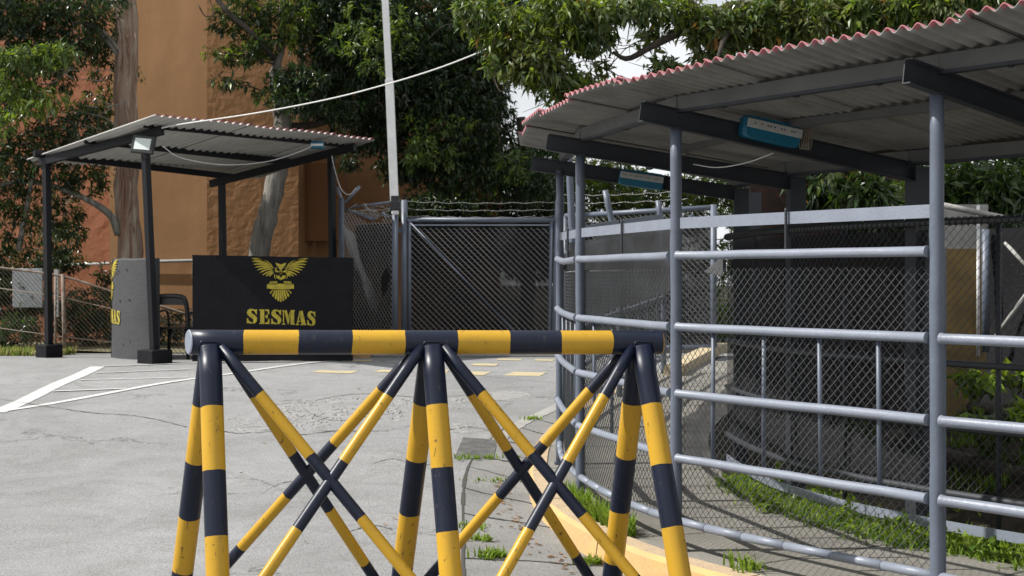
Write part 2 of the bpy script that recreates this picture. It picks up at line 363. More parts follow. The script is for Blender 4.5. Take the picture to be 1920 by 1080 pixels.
# painted kerb between the path and the road
kb = MB(); NK = 70; ss = np.linspace(-1, 6.4, NK); prof = []
for s in ss:
    ko = KO(s); zt = walk_z(fpos(s)[0].y); r_ = lambda o, z: (lambda p: Vector((p.x, p.y, z)))(fpos(s, o)[0])
    j = random.uniform(-.006, .006)
    zb = road_z(fpos(s, ko)[0].y) - .02
    prof.append([r_(ko - .035 + j, zb), r_(ko - .012 + j, zt - .02), r_(ko + .012 + j, zt + .006), r_(ko + .125, zt + .010), r_(ko + .14, zt - .01)])
for i in range(NK - 1):
    for k in range(4):
        kb.add([prof[i][k], prof[i+1][k], prof[i+1][k+1], prof[i][k+1]], [(0, 1, 2, 3)], 1 if k >= 2 else 0)
kb.add(prof[-1], [(0, 1, 2, 3, 4)], 0)
tag(kb.build('kerb', [M['kerb'], M['kerb_top']]), kind='structure')
kj = MB()
for i in range(3, NK - 2, 7):
    e_ = (prof[i + 1][1] - prof[i][1]).normalized() * .004
    for k in range(4):
        up_ = Vector((0, 0, .002)) if k >= 2 else Vector((-.003, -.001, 0)); a, b = prof[i][k] + up_, prof[i][k + 1] + up_
        kj.add([a - e_, a + e_, b + e_, b - e_], [(0, 1, 2, 3)])
tag(kj.build('kerb_joints', M['joint']), kind='structure')
# garden behind the path
def garden_z(s, p): return walk_z(p.y) - .02
BANK = [(1.28, 0), (1.8, .0), (2.15, .10), (2.45, .30), (2.75, .36), (3.0, .56), (3.3, .60), (3.6, .78), (5, .86), (14, .9)]
def bank_z(s_, off):
    f = max(0, min(1, (4.3 - s_) / .9)); return lerpk(off, BANK) * f
def bank(s_, off):
    p = fpos(s_, off)[0]; p.z = walk_z(min(p.y, 16)) - .012 + bank_z(s_, off) + .018 * math.sin(p.x * 7 + p.y * 5) * (off > 1.9); return p
def bank_at(px, py):                   # point of the bank seen at a survey pixel
    best = None
    for s_ in np.linspace(-.9, 3.8, 48):
        for o_ in np.linspace(1.4, 4.5, 32):
            p = bank(s_, o_); e = (HX + p.x / p.y * F - px) ** 2 + (HY + (EYE - p.z) / p.y * F - py) ** 2
            if p.y > 3 and (best is None or e < best[0]): best = (e, p)
    return best[1]
gd = MB(); offs = [1.28, 1.5, 1.8, 1.95, 2.1, 2.25, 2.4, 2.6, 2.8, 3.0, 3.2, 3.4, 3.7, 4.2, 5, 7, 10, 14]; sg_ = np.linspace(-1, 8, 80)
gv = [bank(s_, o_) for s_ in sg_ for o_ in offs]; no = len(offs)
gd.add(gv, [(a * no + b, a * no + b + 1, (a + 1) * no + b + 1, (a + 1) * no + b) for a in range(79) for b in range(no - 1)], 0, True)
tag(gd.build('garden_soil', M['soil']), kind='structure')
# far kerb of the path, painted ochre
fk = MB(); pts = [G(1262, 704, walk_z), G(1290, 687, walk_z), G(1320, 671, walk_z), G(1352, 657, walk_z)]
seq = catseq(pts, 14)
for a, b in zip(seq, seq[1:]): fk.beam(a + Vector((0, 0, .05)), b + Vector((0, 0, .05)), .22, .12)
tag(fk.build('far_kerb', M['kerb_pale']), kind='structure')
# worn flagstone strip at road level, its pale edging and the joints
sl = MB(); jn = MB(); eg = MB()
Lp = [(868, 1180), (868, 1080), (868, 1000), (868, 935), (872, 895), (885, 862), (915, 828), (960, 795), (1010, 774), (1056, 752)]
Rp = [(1300, 1180), (1185, 1076), (1090, 1018), (1012, 962), (996, 925), (1005, 885), (1020, 850), (1052, 815), (1075, 792), (1096, 770)]
Lw = catseq([G(*p, dz=.004) for p in Lp], 40); Rw = catseq([G(*p, dz=.004) for p in Rp], 40)
for p in Rw: p.x += .08
for i in range(39): sl.add([Lw[i], Rw[i], Rw[i+1], Lw[i+1]], [(0, 1, 2, 3)])
tag(sl.build('flagstone_strip', M['slab']), kind='structure')
for yp in (1050, 968, 918, 874, 848, 822, 800, 780):
    t = min(range(40), key=lambda i: abs((HY + (EYE - Lw[i].z) / Lw[i].y * F) - yp)); a = Lw[t] + Vector((0, 0, .004)); b = Rw[min(39, max(0, t - 1))] + Vector((0, 0, .004))
    pts = [a.lerp(b, u) + Vector((0, random.uniform(-.03, .03) * (1 if 0 < u < 1 else 0), 0)) for u in np.linspace(0, 1, 9)]
    for p, q in zip(pts, pts[1:]):
        wv = Vector((0, random.uniform(.008, .02), 0)); jn.add([p - wv, q - wv, q + wv, p + wv], [(0, 1, 2, 3)])
for i in range(0, 30):
    a = Lw[i] + Vector((0, 0, .005)); b = Lw[i+1] + Vector((0, 0, .005)); wv = Vector((random.uniform(.006, .016), 0, 0)); jn.add([a - wv, a + wv, b + wv, b - wv], [(0, 1, 2, 3)])
tag(jn.build('flagstone_joints', M['joint']), kind='structure')
e = catseq([G(*p, dz=.008) for p in [(905, 835), (960, 795), (1010, 772), (1062, 746)]], 14)
for a, b in zip(e, e[1:]): eg.add([a, a + Vector((.14, .0, 0)), b + Vector((.16, .0, 0)), b], [(0, 1, 2, 3)])
tag(eg.build('pale_edging', M['edge_stone']), kind='structure')
# road paint
rp = MB()
def gl(px, py): return G(px, py, dz=.005)
def line(mb, a, b, wd, mi=0, n=10):
    a, b = gl(*a), gl(*b); d = (b - a); d.z = 0; d.normalize(); q = Vector((d.y, -d.x, 0)) * wd / 2
    pts = [a.lerp(b, u) for u in np.linspace(0, 1, n)]
    for p in pts: p.z = road_z(p.y) + .005
    for p, r in zip(pts, pts[1:]): mb.add([p - q, r - q, r + q, p + q], [(0, 1, 2, 3)], mi)
line(rp, (-6, 773), (184, 687), .19); line(rp, (0, 771), (352, 711), .12); line(rp, (352, 711), (640, 676), .11)
line(rp, (184, 687), (600, 676), .09, n=12); line(rp, (100, 733), (238, 728), .11); line(rp, (150, 712), (352, 707), .10); line(rp, (180, 699), (356, 692), .09)
tag(rp.build('white_road_marking', M['linewhite']), kind='structure')
yp_ = MB()
def quadpx(mb, pl): mb.add([gl(*p) for p in pl], [tuple(range(len(pl)))[::-1]])
for pl in [[(584, 698), (600, 694), (672, 695), (658, 700)], [(700, 697), (715, 693), (775, 694), (768, 699)], [(800, 697), (812, 692), (842, 693), (838, 699)], [(850, 703), (870, 696), (922, 697), (905, 704)],
           [(942, 704), (962, 697), (1026, 698), (1012, 705)], [(880, 685), (890, 681), (935, 682), (930, 686)], [(930, 675), (936, 672), (980, 673), (976, 676)], [(1000, 676), (1006, 673), (1040, 674), (1036, 677)], [(640, 677), (650, 674), (700, 674), (694, 678)]]:
    quadpx(yp_, pl)
tag(yp_.build('yellow_road_marking', M['lineyellow']), kind='structure')
# broken, crumbled asphalt
def rubble(name, pl, n, hmax, seed):
    rg = np.random.default_rng(seed); c = [G(*p) for p in pl]; mb = MB()
    xs = [p.x for p in c]; ys = [p.y for p in c]
    def inside(x, y):
        r = False; j = len(c) - 1
        for i in range(len(c)):
            if (c[i].y > y) != (c[j].y > y) and x < (c[j].x - c[i].x) * (y - c[i].y) / (c[j].y - c[i].y) + c[i].x: r = not r
            j = i
        return r
    k = 0
    while k < n:
        x = rg.uniform(min(xs), max(xs)); y = rg.uniform(min(ys), max(ys))
        if not inside(x, y): continue
        nv = math.sin(x * 9 + 2 * math.sin(y * 7)) * math.sin(y * 11 + x * 3) + .5 * math.sin(x * 23 + y * 5)
        if nv < rg.uniform(-.4, .9): k += .34; continue
        k += 1; r = rg.uniform(.010, .022 + .08 * rg.random() ** 3) ; h = rg.uniform(.3, 1) * hmax; z = road_z(y) - .004
        m_ = 6; a0 = rg.uniform(0, 6); base = []; top = []
        for i in range(m_):
            a = a0 + i * 6.283 / m_; q = r * rg.uniform(.7, 1.3)
            base.append((x + math.cos(a) * q, y + math.sin(a) * q, z)); top.append((x + math.cos(a) * q * .6, y + math.sin(a) * q * .6, z + h * rg.uniform(.6, 1)))
        mb.add(base + top, [tuple(range(m_, 2 * m_))] + [(i, (i+1) % m_, m_ + (i+1) % m_, m_ + i) for i in range(m_)])
    return tag(mb.build(name, M['rubble']), 'crumbled grey patch of broken asphalt on the road behind the barrier', None, None, 'stuff')
rubble('broken_asphalt', [(480, 782), (560, 752), (700, 740), (810, 752), (905, 742), (915, 752), (800, 782), (640, 800), (520, 800)], 1300, .016, 3)
rubble('broken_asphalt', [(410, 790), (470, 770), (560, 780), (520, 806), (430, 812)], 220, .010, 4)
rubble('broken_asphalt', [(760, 800), (900, 790), (930, 806), (800, 818)], 220, .010, 5)
rubble('broken_asphalt', [(690, 850), (780, 845), (790, 885), (720, 890)], 160, .010, 6)
ck = MB()
for pl in ([(470, 770), (520, 758), (580, 752), (640, 741), (700, 738), (790, 745), (850, 742), (915, 738)], [(410, 806), (450, 812), (520, 808), (560, 815), (640, 806), (690, 812)], [(560, 752), (575, 770), (600, 782), (640, 788), (700, 779), (760, 771)],
           [(770, 800), (830, 806), (880, 800), (930, 809)], [(0, 748), (160, 772), (260, 780), (350, 800)], [(700, 868), (740, 860), (780, 872), (830, 868)], [(640, 1000), (700, 985), (735, 992)], [(480, 930), (530, 905), (600, 900)]):  # line from the left edge paints a wire's cast shadow, others are cracks
    q = catseq([G(*p, dz=.004) for p in pl], 34); w0 = .004
    for a, b in zip(q, q[1:]):
        a = a + Vector((0, random.uniform(-.02, .02), 0)); w1 = random.uniform(.004, .016); ck.add([a - Vector((0, w0, 0)), b - Vector((0, w1, 0)), b + Vector((0, w1, 0)), a + Vector((0, w0, 0))], [(0, 1, 2, 3)]); w0 = w1
tag(ck.build('cracks_and_wire_shadow', M['joint']), kind='structure')
# ochre kerb stub and low concrete edge at the foot of the booth and gates
ks = MB(); a = G(560, 671); b = G(1045, 671)
ks.beam(G(690, 669) + Vector((0, 0, .05)), G(1046, 669) + Vector((0, 0, .05)), .25, .08, 1); ks.beam(G(655, 671) + Vector((0, .1, .06)), G(692, 671) + Vector((0, .1, .06)), .25, .14, 0)
tag(ks.build('gate_kerb', [M['kerb'], M['edge_stone']]), kind='structure')

# ---------------------------------------------------------------- chain link
def chain_link(name, pf, L, zb, zt, c, r, m, parent=None, skew=0.0):
    # pf(u) -> (Vector xy, normal); wires run up as zigzags, neighbours hooked together
    nw = max(2, int(L / c)); V = []; Fc = []; base = 0
    for i in range(nw):
        u0 = i * c; z0 = zb(u0); z1 = zt(u0); K = max(3, int((z1 - z0) / c))
        k = np.arange(K + 1); par = (k + i) % 2
        u = np.clip(u0 + par * c + (par * 2 - 1) * r * .9, 0, L); dep = np.where((k % 2) == 0, 1, -1) * r * .9 * (1 if i % 2 else -1)
        us = u; z = z0 + k * c
        p0, n0 = pf(min(u0, L)); p1, _ = pf(min(u0 + c, L)); e = (p1 - p0); e.normalize()
        X = p0.x + e.x * (us - u0) + n0.x * dep + skew * 0; Y = p0.y + e.y * (us - u0) + n0.y * dep
        ring = [(n0.x * r, n0.y * r, 0), ((-n0.x * .5 + e.x * .87) * r, (-n0.y * .5 + e.y * .87) * r, r * .5), ((-n0.x * .5 - e.x * .87) * r, (-n0.y * .5 - e.y * .87) * r, -r * .5)]
        for q in ring: V.append(np.stack([X + q[0], Y + q[1], z + q[2]], 1))
        for a in range(3):
            b = (a + 1) % 3; A = base + a * (K + 1) + k[:-1]; B = base + b * (K + 1) + k[:-1]
            Fc.append(np.stack([A, B, B + 1, A + 1], 1))
        base += 3 * (K + 1)
    return np_mesh(name, np.concatenate(V), np.concatenate(Fc), m, parent=parent, smooth=True)
def line_pf(a, b):
    a, b = Vector(a), Vector(b); d = (b - a); d.z = 0; L = d.length; d.normalize(); n = Vector((d.y, -d.x, 0))
    return (lambda u: (a + d * u, n)), L
def fence_pf(s0, s1, off):
    N = 200; ss = np.linspace(s0, s1, N); pts = [fpos(s, off) for s in ss]; acc = [0]
    for i in range(1, N): acc.append(acc[-1] + (pts[i][0] - pts[i-1][0]).length)
    def pf(u):
        i = int(min(N - 2, max(0, np.searchsorted(acc, u) - 1))); t = (u - acc[i]) / max(1e-6, acc[i+1] - acc[i])
        return pts[i][0].lerp(pts[i+1][0], t), pts[i][2]
    return pf, acc[-1]
def cloth(name, pf, L, zb, zt, m, parent, amp=.02, nz=10, du=.12, seed=1, thick=0.002):
    rg = random.Random(seed); nu = int(L / du) + 1; V = []; ph = [rg.uniform(0, 6) for _ in range(6)]
    for i in range(nu + 1):
        u = L * i / nu; p, n = pf(u)
        for j in range(nz + 1):
            t = j / nz; z = zb(u) + (zt(u) - zb(u)) * t
            w_ = amp * (math.sin(u * 5 + ph[0] + t * 4) + .6 * math.sin(u * 11 + ph[1] - t * 9) + .5 * math.sin(t * 14 + ph[2] + u * 2)) + rg.uniform(-.2, .2) * amp
            V.append((p.x + n.x * w_, p.y + n.y * w_, z))
    Fc = [(i*(nz+1)+j, (i+1)*(nz+1)+j, (i+1)*(nz+1)+j+1, i*(nz+1)+j+1) for i in range(nu) for j in range(nz)]
    return np_mesh(name, np.array(V), np.array(Fc), m, parent=parent, smooth=True)

# ---------------------------------------------------------------- striped barrier
BL = Vector((-1.484, 6.54, 1.252)); TH = R(9.0); BD = Vector((math.cos(TH), math.sin(TH), -.0078)).normalized(); BLEN = 2.235
root = empty('crowd_barrier', (BL + BD * BLEN / 2 + Vector((0, 0, -1.41))), 'black and yellow striped steel pipe barrier standing on the road', 'barrier')
def striped(a, b, r, first, step, start=0, n=22, seg=3):
    a, b = Vector(a), Vector(b); L = (b - a).length; d = (b - a) / L; ts = [0]; mats = []; t = first; k = start
    while t < L: ts.append(t); mats.append(k); k = 1 - k; t += step
    ts.append(L); mats.append(k); mb = MB(); pts = []; mm = []
    for i in range(len(ts) - 1):
        pts.append(a + d * ts[i]); mm.append(mats[i])
        if ts[i+1] - ts[i] > .1: pts.append(a + d * (ts[i] + ts[i+1]) / 2); mm.append(mats[i])
    pts.append(b); mb.tube(pts, r, n, mats=mm)
    for q in range(1, len(pts) - 1):
        a1, a2 = random.uniform(0, 6), random.uniform(0, 6)
        for j in range(n):
            t_ = 2 * math.pi * j / n; k = .0018 * math.sin(t_ + a1) + .0012 * math.sin(3 * t_ + a2) + random.uniform(-.0006, .0006)
            v = mb.v[q * n + j]; mb.v[q * n + j] = (v[0] + d.x * k, v[1] + d.y * k, v[2] + d.z * k)
    return mb
bar = striped(BL, BL + BD * BLEN, .0572, .248, .248, 0, n=40)
n_ = 40                                   # the end cut is slightly askew
for j in range(n_):
    v = Vector(bar.v[j]); q = (v - BL).dot(Vector((BD.y, -BD.x, 0))); bar.v[j] = tuple(v + BD * (q * .33))
bar.build('top_bar', [M['navy'], M['yel']], root)
cap = MB(); cn = Vector((-BD.x, -BD.y, 0)); ring = [Vector(bar.v[j]) for j in range(n_)]; cc = sum(ring, Vector()) / n_
capv = [cc + (p - cc) * 1.02 - BD * .001 for p in ring] + [cc + (p - cc) * .93 - BD * .006 for p in ring]
cap.add(capv, [tuple(range(n_, 2 * n_))[::-1], tuple(range(n_))] + [(i, n_ + i, n_ + (i+1) % n_, (i+1) % n_) for i in range(n_)])
cap.build('end_cap', M['slate_light'], root)
BN = Vector((math.sin(TH), -math.cos(TH), 0))       # towards the camera
ST = [.095, 1.118, 2.13]
def bp_(s): return BL + BD * s
feet = {}
for i, s in enumerate(ST):
    for sg, key in ((1, 'f'), (-1, 'b')):
        top = bp_(s) + BN * sg * .030 + Vector((0, 0, -.02))
        ft = bp_(s) + BN * sg * .47; ft.z = road_z(ft.y) - .005
        if key == 'f': ft += BD * (.07, .07, .13)[i]
        else: ft += BD * (-.19, -.13, -.05)[i]
        feet[(i, key)] = (top, ft)
        lg = striped(top, ft, .0515, .285 if key == 'f' else .29, .292, 0, n=28).build('leg', [M['navy'], M['yel']], root)
        dl = (ft - top).normalized(); yv = dl.cross(BD).normalized(); ax0 = bp_(s); wb = MB(); wp = []
        for a in np.linspace(0, 2 * math.pi, 41):
            yy = .0515 * math.sin(a) * 1.03 + yv.dot(top - ax0); yy = max(-.056, min(.056, yy))
            wp.append(ax0 + BD * (.053 * math.cos(a)) + yv * yy + dl * (math.sqrt(max(0, .0572 ** 2 - yy ** 2)) + random.uniform(0, .0015)))
        wb.tube(wp, .0045, 6, cap=False); wb.build('weld_bead', M['navy'], lg)
        pl = MB(); pl.tube([ft + Vector((0, 0, .004)), ft + Vector((0, 0, .016))], .085, 20); pl.build('foot_plate', M['navy'], root)
for i, j in ((0, 1), (1, 2)):
    for key, sg in (('f', 1), ('b', -1)):
        for a, b, e in ((i, j, .05), (j, i, -.05)):
            t0, f0 = feet[(a, key)]; t1, f1 = feet[(b, key)]
            pa = t0 + BD * e + Vector((0, 0, .0)) + BN * sg * .01; pb = t1.lerp(f1, ((.90, .97) if key == 'f' else (.98, .99))[i])
            striped(pa, pb, .0272, .285, .365 if key == 'f' else .35, 0, n=18).build('brace', [M['navy'], M['yel']], root)

# ---------------------------------------------------------------- curved pipe fence in front of the path
fr = empty('pipe_fence', fpos(2)[0], 'curved slate grey pipe fence with chain link along the covered footpath', 'fence')
RAILZ = [1.672, 1.270, .893, .530]; PZ = 2.396
nseg = 6
for k, z in enumerate(RAILZ):
    lo = 1 if k == 0 else 0
    for s in range(lo, 7):
        a, b = fpos(s)[0], fpos(s + 1)[0]; mb = MB()
        pts = []
        tg = (b - a).normalized(); nrm = Vector((tg.y, -tg.x, 0))
        for u in np.linspace(0, 1, 7):
            p = a.lerp(b, u) - nrm * .02; p.z = z + wz(s + u) + random.uniform(-.002, .002); pts.append(p)
        q0, q1 = pts[0].lerp(pts[1], .12), pts[-1].lerp(pts[-2], .12); e0, e1 = (pts[1] - pts[0]).normalized(), (pts[-1] - pts[-2]).normalized()
        rl = [.028, .0275, .0245] + [.0245 + random.uniform(-.0004, .0004) for _ in pts[1:-1]] + [.0245, .0275, .028]
        mb.tube([q0, q0 + e0 * .006, q0 + e0 * .011] + pts[1:-1] + [q1 - e1 * .011, q1 - e1 * .006, q1], rl, 14); mb.build('rail', M['slate_light'], fr)
for s in range(0, 7):                                # bottom rail made of short sleeves
    mb = MB()
    for q in range(6):
        a = fpos(s + q / 6)[0]; b = fpos(s + (q + 1) / 6)[0]; a.z = .175 + walk_z(a.y); b.z = .175 + walk_z(b.y)
        e = (b - a) * .008
        mb.tube([a + e, b - e], .0235 + random.uniform(-.0004, .0004), 12)
        mb.tube([a - e * 1.5, a + e * 1.5], .0215, 10)
    mb.build('bottom_rail', M['slate_light'], fr)
for s in range(1, 7):                                # flat bar near the top
    mb = MB(); a, b = fpos(s)[0], fpos(s + 1)[0]; a.z = 1.856 + wz(s) ; b.z = 1.856 + wz(s + 1)
    if s == 1: a.z += .0
    mb.beam(a.lerp(b, .02), b.lerp(a, .02), .006, .062); mb.build('flat_bar', M['slate_light'], fr)
    if s < 4:
        c = a.lerp(b, .52 if s == 1 else .5); mb = MB()
        n_r = 22; zz0, zz1 = RAILZ[0] + wz(s + .5), c.z + .05
        pts = [Vector((c.x - .012, c.y - .012, zz0 + (zz1 - zz0) * i / n_r)) for i in range(n_r + 1)]
        mb.tube(pts, [.0085 if i % 2 else .0065 for i in range(n_r + 1)], 8); mb.build('rebar_stub', M['slate_dark'], fr)
for s in range(0, 7):                                # pickets between the lower rails
    for q in ((.17, .385, .60, .81) if s else (.3, .6, .85)):
        if s == 0: continue
        a = fpos(s + 1 - q)[0] if s > 0 else fpos(s + q)[0]; mb = MB()
        a = fpos(s)[0].lerp(fpos(s + 1)[0], 1 - q)
        mb.tube([(a.x, a.y, RAILZ[1] + walk_z(a.y)), (a.x + random.uniform(-.01, .01), a.y, RAILZ[3] + walk_z(a.y))], .0115, 10); mb.build('picket', M['slate'], fr)
pf, L = fence_pf(1.02, 7, .035)
mesh_top = lambda u: 1.60 + walk_z(pf(u)[0].y)
chain_link('chain_link', pf, L, lambda u: .175 + walk_z(pf(u)[0].y), mesh_top, .0250, .0021, M['wire'], fr)
mb = MB(); a = fpos(1.0, .05)[0]; mb.box((a.x - .004, a.y, .93), (.03, .006, 1.5)); mb.box((a.x - .018, a.y + .012, .93), (.008, .03, 1.5)); mb.build('mesh_frame_bar', M['slate'], fr)
cl_pf, cl_L = fence_pf(4.05, 7, .10)
cloth('shade_cloth', cl_pf, cl_L, lambda u: .98 + walk_z(cl_pf(u)[0].y), lambda u: 1.78 + walk_z(cl_pf(u)[0].y) + .03 * math.sin(u * 2), M['cloth_grey'], fr, .025, 16)

# ---------------------------------------------------------------- covered walkway shelter
sh = empty('walkway_shelter', fpos(2, .8)[0], 'long curved footpath shelter with corrugated roof on slate pipe posts', 'shelter')
for s in range(0, 8):
    if s > 4:
        top = {5: 2.75, 6: 2.20, 7: 2.05}[s]; lean = {5: (-.02, 0), 6: (-.11, 0), 7: (-.06, 0)}[s]
    else: top, lean = PZ, (0, 0)
    p = fpos(s)[0]; g = wz(s); mb = MB(); n = 9; pts = []; rr = []
    for u in np.linspace(-.03, top, 14):
        dx = lean[0] * max(0, u - 1.5) * 2; pts.append((p.x + dx + random.uniform(-.002, .002), p.y, g + u)); rr.append(.0325)
    pts.insert(10, tuple(Vector(pts[9]).lerp(Vector(pts[10]), .5))); rr.insert(10, .0355)   # bulge of the sleeved joint
    mb.tube(pts, rr, 18); mb.build('post', M['slate'], sh)
    if s <= 4:
        mb = MB(); mb.box((p.x + .01, p.y + .01, .012 + g), (.11, .09, .012)); mb.build('base_plate', M['slate'], sh)
SL = .150
COFF = {0: 1.67, 1: 1.67, 2: 1.67, 3: 1.49, 4: 1.41}
def roofz(off): return 2.50 - SL * off
for s in range(0, 5):
    c = COFF[s]; a = fpos(s, -.235)[0]; b = fpos(s, c + .03)[0]
    a.z = roofz(-.235) - .058; b.z = roofz(c) - .058; mb = MB()
    dv = (b - a).normalized(); up = Vector((0, 0, 1)); x = dv.cross(up).normalized(); u = x.cross(dv)
    mb.beam(a, b, .006, .116)                      # channel: web and two flanges
    mb.beam(a + u * .055 + x * .022, b + u * .055 + x * .022, .040, .006); mb.beam(a - u * .055 + x * .022, b - u * .055 + x * .022, .040, .006)
    mb.build('beam', M['slate_dark'], sh)
    p = fpos(s, c + .06)[0]; mb = MB(); tg = fpos(s)[1]; ang = math.atan2(tg.y, tg.x)
    ro = Matrix.Rotation(ang, 3, 'Z'); zt = roofz(c) - .02
    mb.box((p.x, p.y, zt / 2), (.10, .115, zt), ro); mb.build('column', M['slate_dark'], sh)
p = P(1412, 400, 12.6); mb = MB(); mb.box((p.x, p.y, 1.15), (.13, .1, 2.3)); mb.build('column', M['slate_dark'], sh)
def purlin(o, name='purlin'):
    for s in range(0, 4):
        mb = MB()
        c0 = o if o < 1 else COFF[s] + .0; c1 = o if o < 1 else COFF[s+1]
        a, b = fpos(s, c0)[0], fpos(s + 1, c1)[0]; a.z = roofz(c0) + .040; b.z = roofz(c1) + .040
        e = (b - a).normalized()
        mb.beam(a - e * .02, b + e * .02, .05, .075); pu = mb.build(name, M['purlin'], sh)
        m3 = MB(); m3.beam(a - e * .02 - Vector((0, 0, .046)), b + e * .02 - Vector((0, 0, .046)), .056, .016); m3.build('underside_shade', M['slate_dark'], pu)  # black strip added as painted shade on the purlin's underside
        for q in (.2, .5, .8):                    # hook bolts
            m2 = MB(); c = a.lerp(b, q) + Vector((0, 0, -.04)); pts = [c + Vector((.03 * math.cos(t), .0, -.022 * math.sin(t))) for t in np.linspace(0, math.pi, 7)]
            m2.tube(pts, .003, 5); m2.build('hook_bolt', M['slate_dark'], sh)
purlin(.02); purlin(1.6)
def purl_mid():
    for s in range(0, 4):
        mb = MB(); a, b = fpos(s, .75)[0], fpos(s + 1, .72)[0]; a.z = roofz(.75) + .055; b.z = roofz(.72) + .055
        mb.beam(a, b, .045, .045); mb.build('purlin', M['purlin'], sh)
purl_mid()
# corrugated sheets: each one straight, overlapping its neighbour
def corr_sheet(A, B, Dn, amp, wl, parent, mt, thick=.006, lip=.035, name='roof_sheet', nu_per=8, nv=5):
    # A-B: front edge, Dn: vector down the slope at A and B (pair)
    A, B = Vector(A), Vector(B); L = (B - A).length; nw = L / wl; nu = int(nw * nu_per); V = []; mi = []
    vs = [0, lip] + list(np.linspace(lip, 1, nv + 1)[1:] if False else [])
    Ls = Dn[0].length; vv = [0, lip / Ls] + list(np.linspace(0, 1, nv + 1)[1:])
    for side in (0, 1):
        for i in range(nu + 1):
            u = i / nu; p = A.lerp(B, u); dn = Dn[0].lerp(Dn[1], u); h = amp * math.sin(u * nw * 2 * math.pi)
            for v in vv:
                q = p + dn * v; V.append((q.x, q.y, q.z + h + (thick if side == 0 else 0)))
    m_ = len(vv); N = (nu + 1) * m_; Fc = []; 
    for side in (0, 1):
        o = side * N
        for i in range(nu):
            for j in range(m_ - 1):
                f = (o+i*m_+j, o+(i+1)*m_+j, o+(i+1)*m_+j+1, o+i*m_+j+1); Fc.append(f if side else f[::-1]); mi.append(1 if j == 0 and (side == 0 or math.sin((i + .5) / nu * nw * 2 * math.pi) > .05) else 0)
    for i in range(nu):
        Fc.append((i*m_, (i+1)*m_, N+(i+1)*m_, N+i*m_)); mi.append(1 if math.sin((i + .5) / nu * nw * 2 * math.pi) > .05 else 0)
        j = m_ - 1; Fc.append((i*m_+j, N+i*m_+j, N+(i+1)*m_+j, (i+1)*m_+j)); mi.append(0)
    for j in range(m_ - 1):
        Fc.append((j, j+1, N+j+1, N+j)); mi.append(0); o = nu * m_; Fc.append((o+j, N+o+j, N+o+j+1, o+j+1)); mi.append(0)
    return np_mesh(name, np.array(V), np.array(Fc), mt, np.array(mi), parent, smooth=True)
EO, BO = -.33, 1.98
edges = np.linspace(-.9, 4.12, 13)
for i in range(len(edges) - 1):
    s0, s1 = edges[i], edges[i+1] + .035
    jit = random.uniform(-.02, .02); zz = (.010 if i % 2 else -.008) + random.uniform(-.004, .004)
    a = fpos(s0, EO + jit)[0]; b = fpos(s1, EO + jit)[0]; a2 = fpos(s0, BO - .18 * max(0, s0 - 2))[0]; b2 = fpos(s1, BO - .18 * max(0, s1 - 2))[0]
    for p in (a, b): p.z = roofz(EO) + .105 + zz + random.uniform(-.006, .006)
    a2.z = roofz(BO) + .105 + zz; b2.z = roofz(BO) + .105 + zz
    corr_sheet(a, b, (a2 - a, b2 - b), .0145, .083, sh, [M['sheet_dark'], M['red']])

# lamps under the walkway beams
def strip_lamp(c, ax, ln, label, face):
    r = empty('strip_lamp', c, label, 'lamp', 'teal strip lamps under the walkway roof')
    ax = Vector(ax).normalized(); fn = Vector(face).normalized(); fn = (fn - ax * fn.dot(ax)).normalized(); up = ax.cross(fn).normalized()
    if up.z < 0: up = -up
    rot = Matrix((ax, -fn, up)).transposed(); hh = .135
    mb = MB(); pr = []
    # rounded housing: lozenge profile in ax/up plane extruded along fn
    for q in range(20):
        a = q / 20 * 2 * math.pi; x = math.copysign(abs(math.cos(a)) ** .22, math.cos(a)) * ln / 2; z = math.copysign(abs(math.sin(a)) ** .3, math.sin(a)) * hh / 2
        pr.append((x, z))
    vs = [Vector(c) + ax * x * k + up * z * k + fn * dd for dd, k in ((-.03, .97), (.02, 1), (.045, .93)) for x, z in pr]
    fs = [tuple(range(20)), tuple(range(40, 60))[::-1]] + [(r0*20+i, r0*20+20+i, r0*20+20+(i+1) % 20, r0*20+(i+1) % 20) for r0 in (0, 1) for i in range(20)]
    mb.add(vs, fs); mb.build('housing', M['teal'], r)
    m2 = MB(); m2.box(Vector(c) + fn * .052 + up * .018, (ln * .95, .016, .052), rot, bev=.004); st = m2.build('light_strip', M['lens'], r)
    m3 = MB()
    for x in (-.36, -.25, -.14, -.09, -.02, .10, .15, .28, .33): m3.box(Vector(c) + fn * .061 + up * .018 + ax * x * ln, (.008, .004, .008), rot)
    m3.build('screw_row', M['led'], st)
    return r, ax, fn, up
def beam_pt(s, t):
    a = fpos(s, t)[0]; a.z = roofz(t) - .04; return a
a = beam_pt(2, .60); ax = beam_pt(2, 1.2) - beam_pt(2, .2); fn = Vector((ax.y, -ax.x, 0)); fn = fn if fn.y < 0 else -fn
lc = a + fn.normalized() * .05 + Vector((0, 0, .025))
lr, lax, lfn, lup = strip_lamp(lc, ax, .40, 'teal strip lamp with coiled grey cable on the nearer walkway beam', fn)
mb = MB()
for q in range(5):
    c0 = lc + lax * (.215 + .004 * q) + lfn * (.02 + .007 * q)
    mb.tube([c0 + lup * (.062 * math.cos(t)) + lax * (.014 * math.sin(t) + .006 * q) for t in np.linspace(0, 2 * math.pi, 15)], .0032, 6)
mb.build('coiled_cable', M['rust_wire'], lr)
a = beam_pt(4, .66); ax = beam_pt(4, 1.2) - beam_pt(4, .2); fn = Vector((ax.y, -ax.x, 0)); fn = fn if fn.y < 0 else -fn
strip_lamp(a + fn.normalized() * .05 + Vector((0, 0, -.02)), ax, .37, 'teal strip lamp on the farthest beam of the walkway shelter', fn)
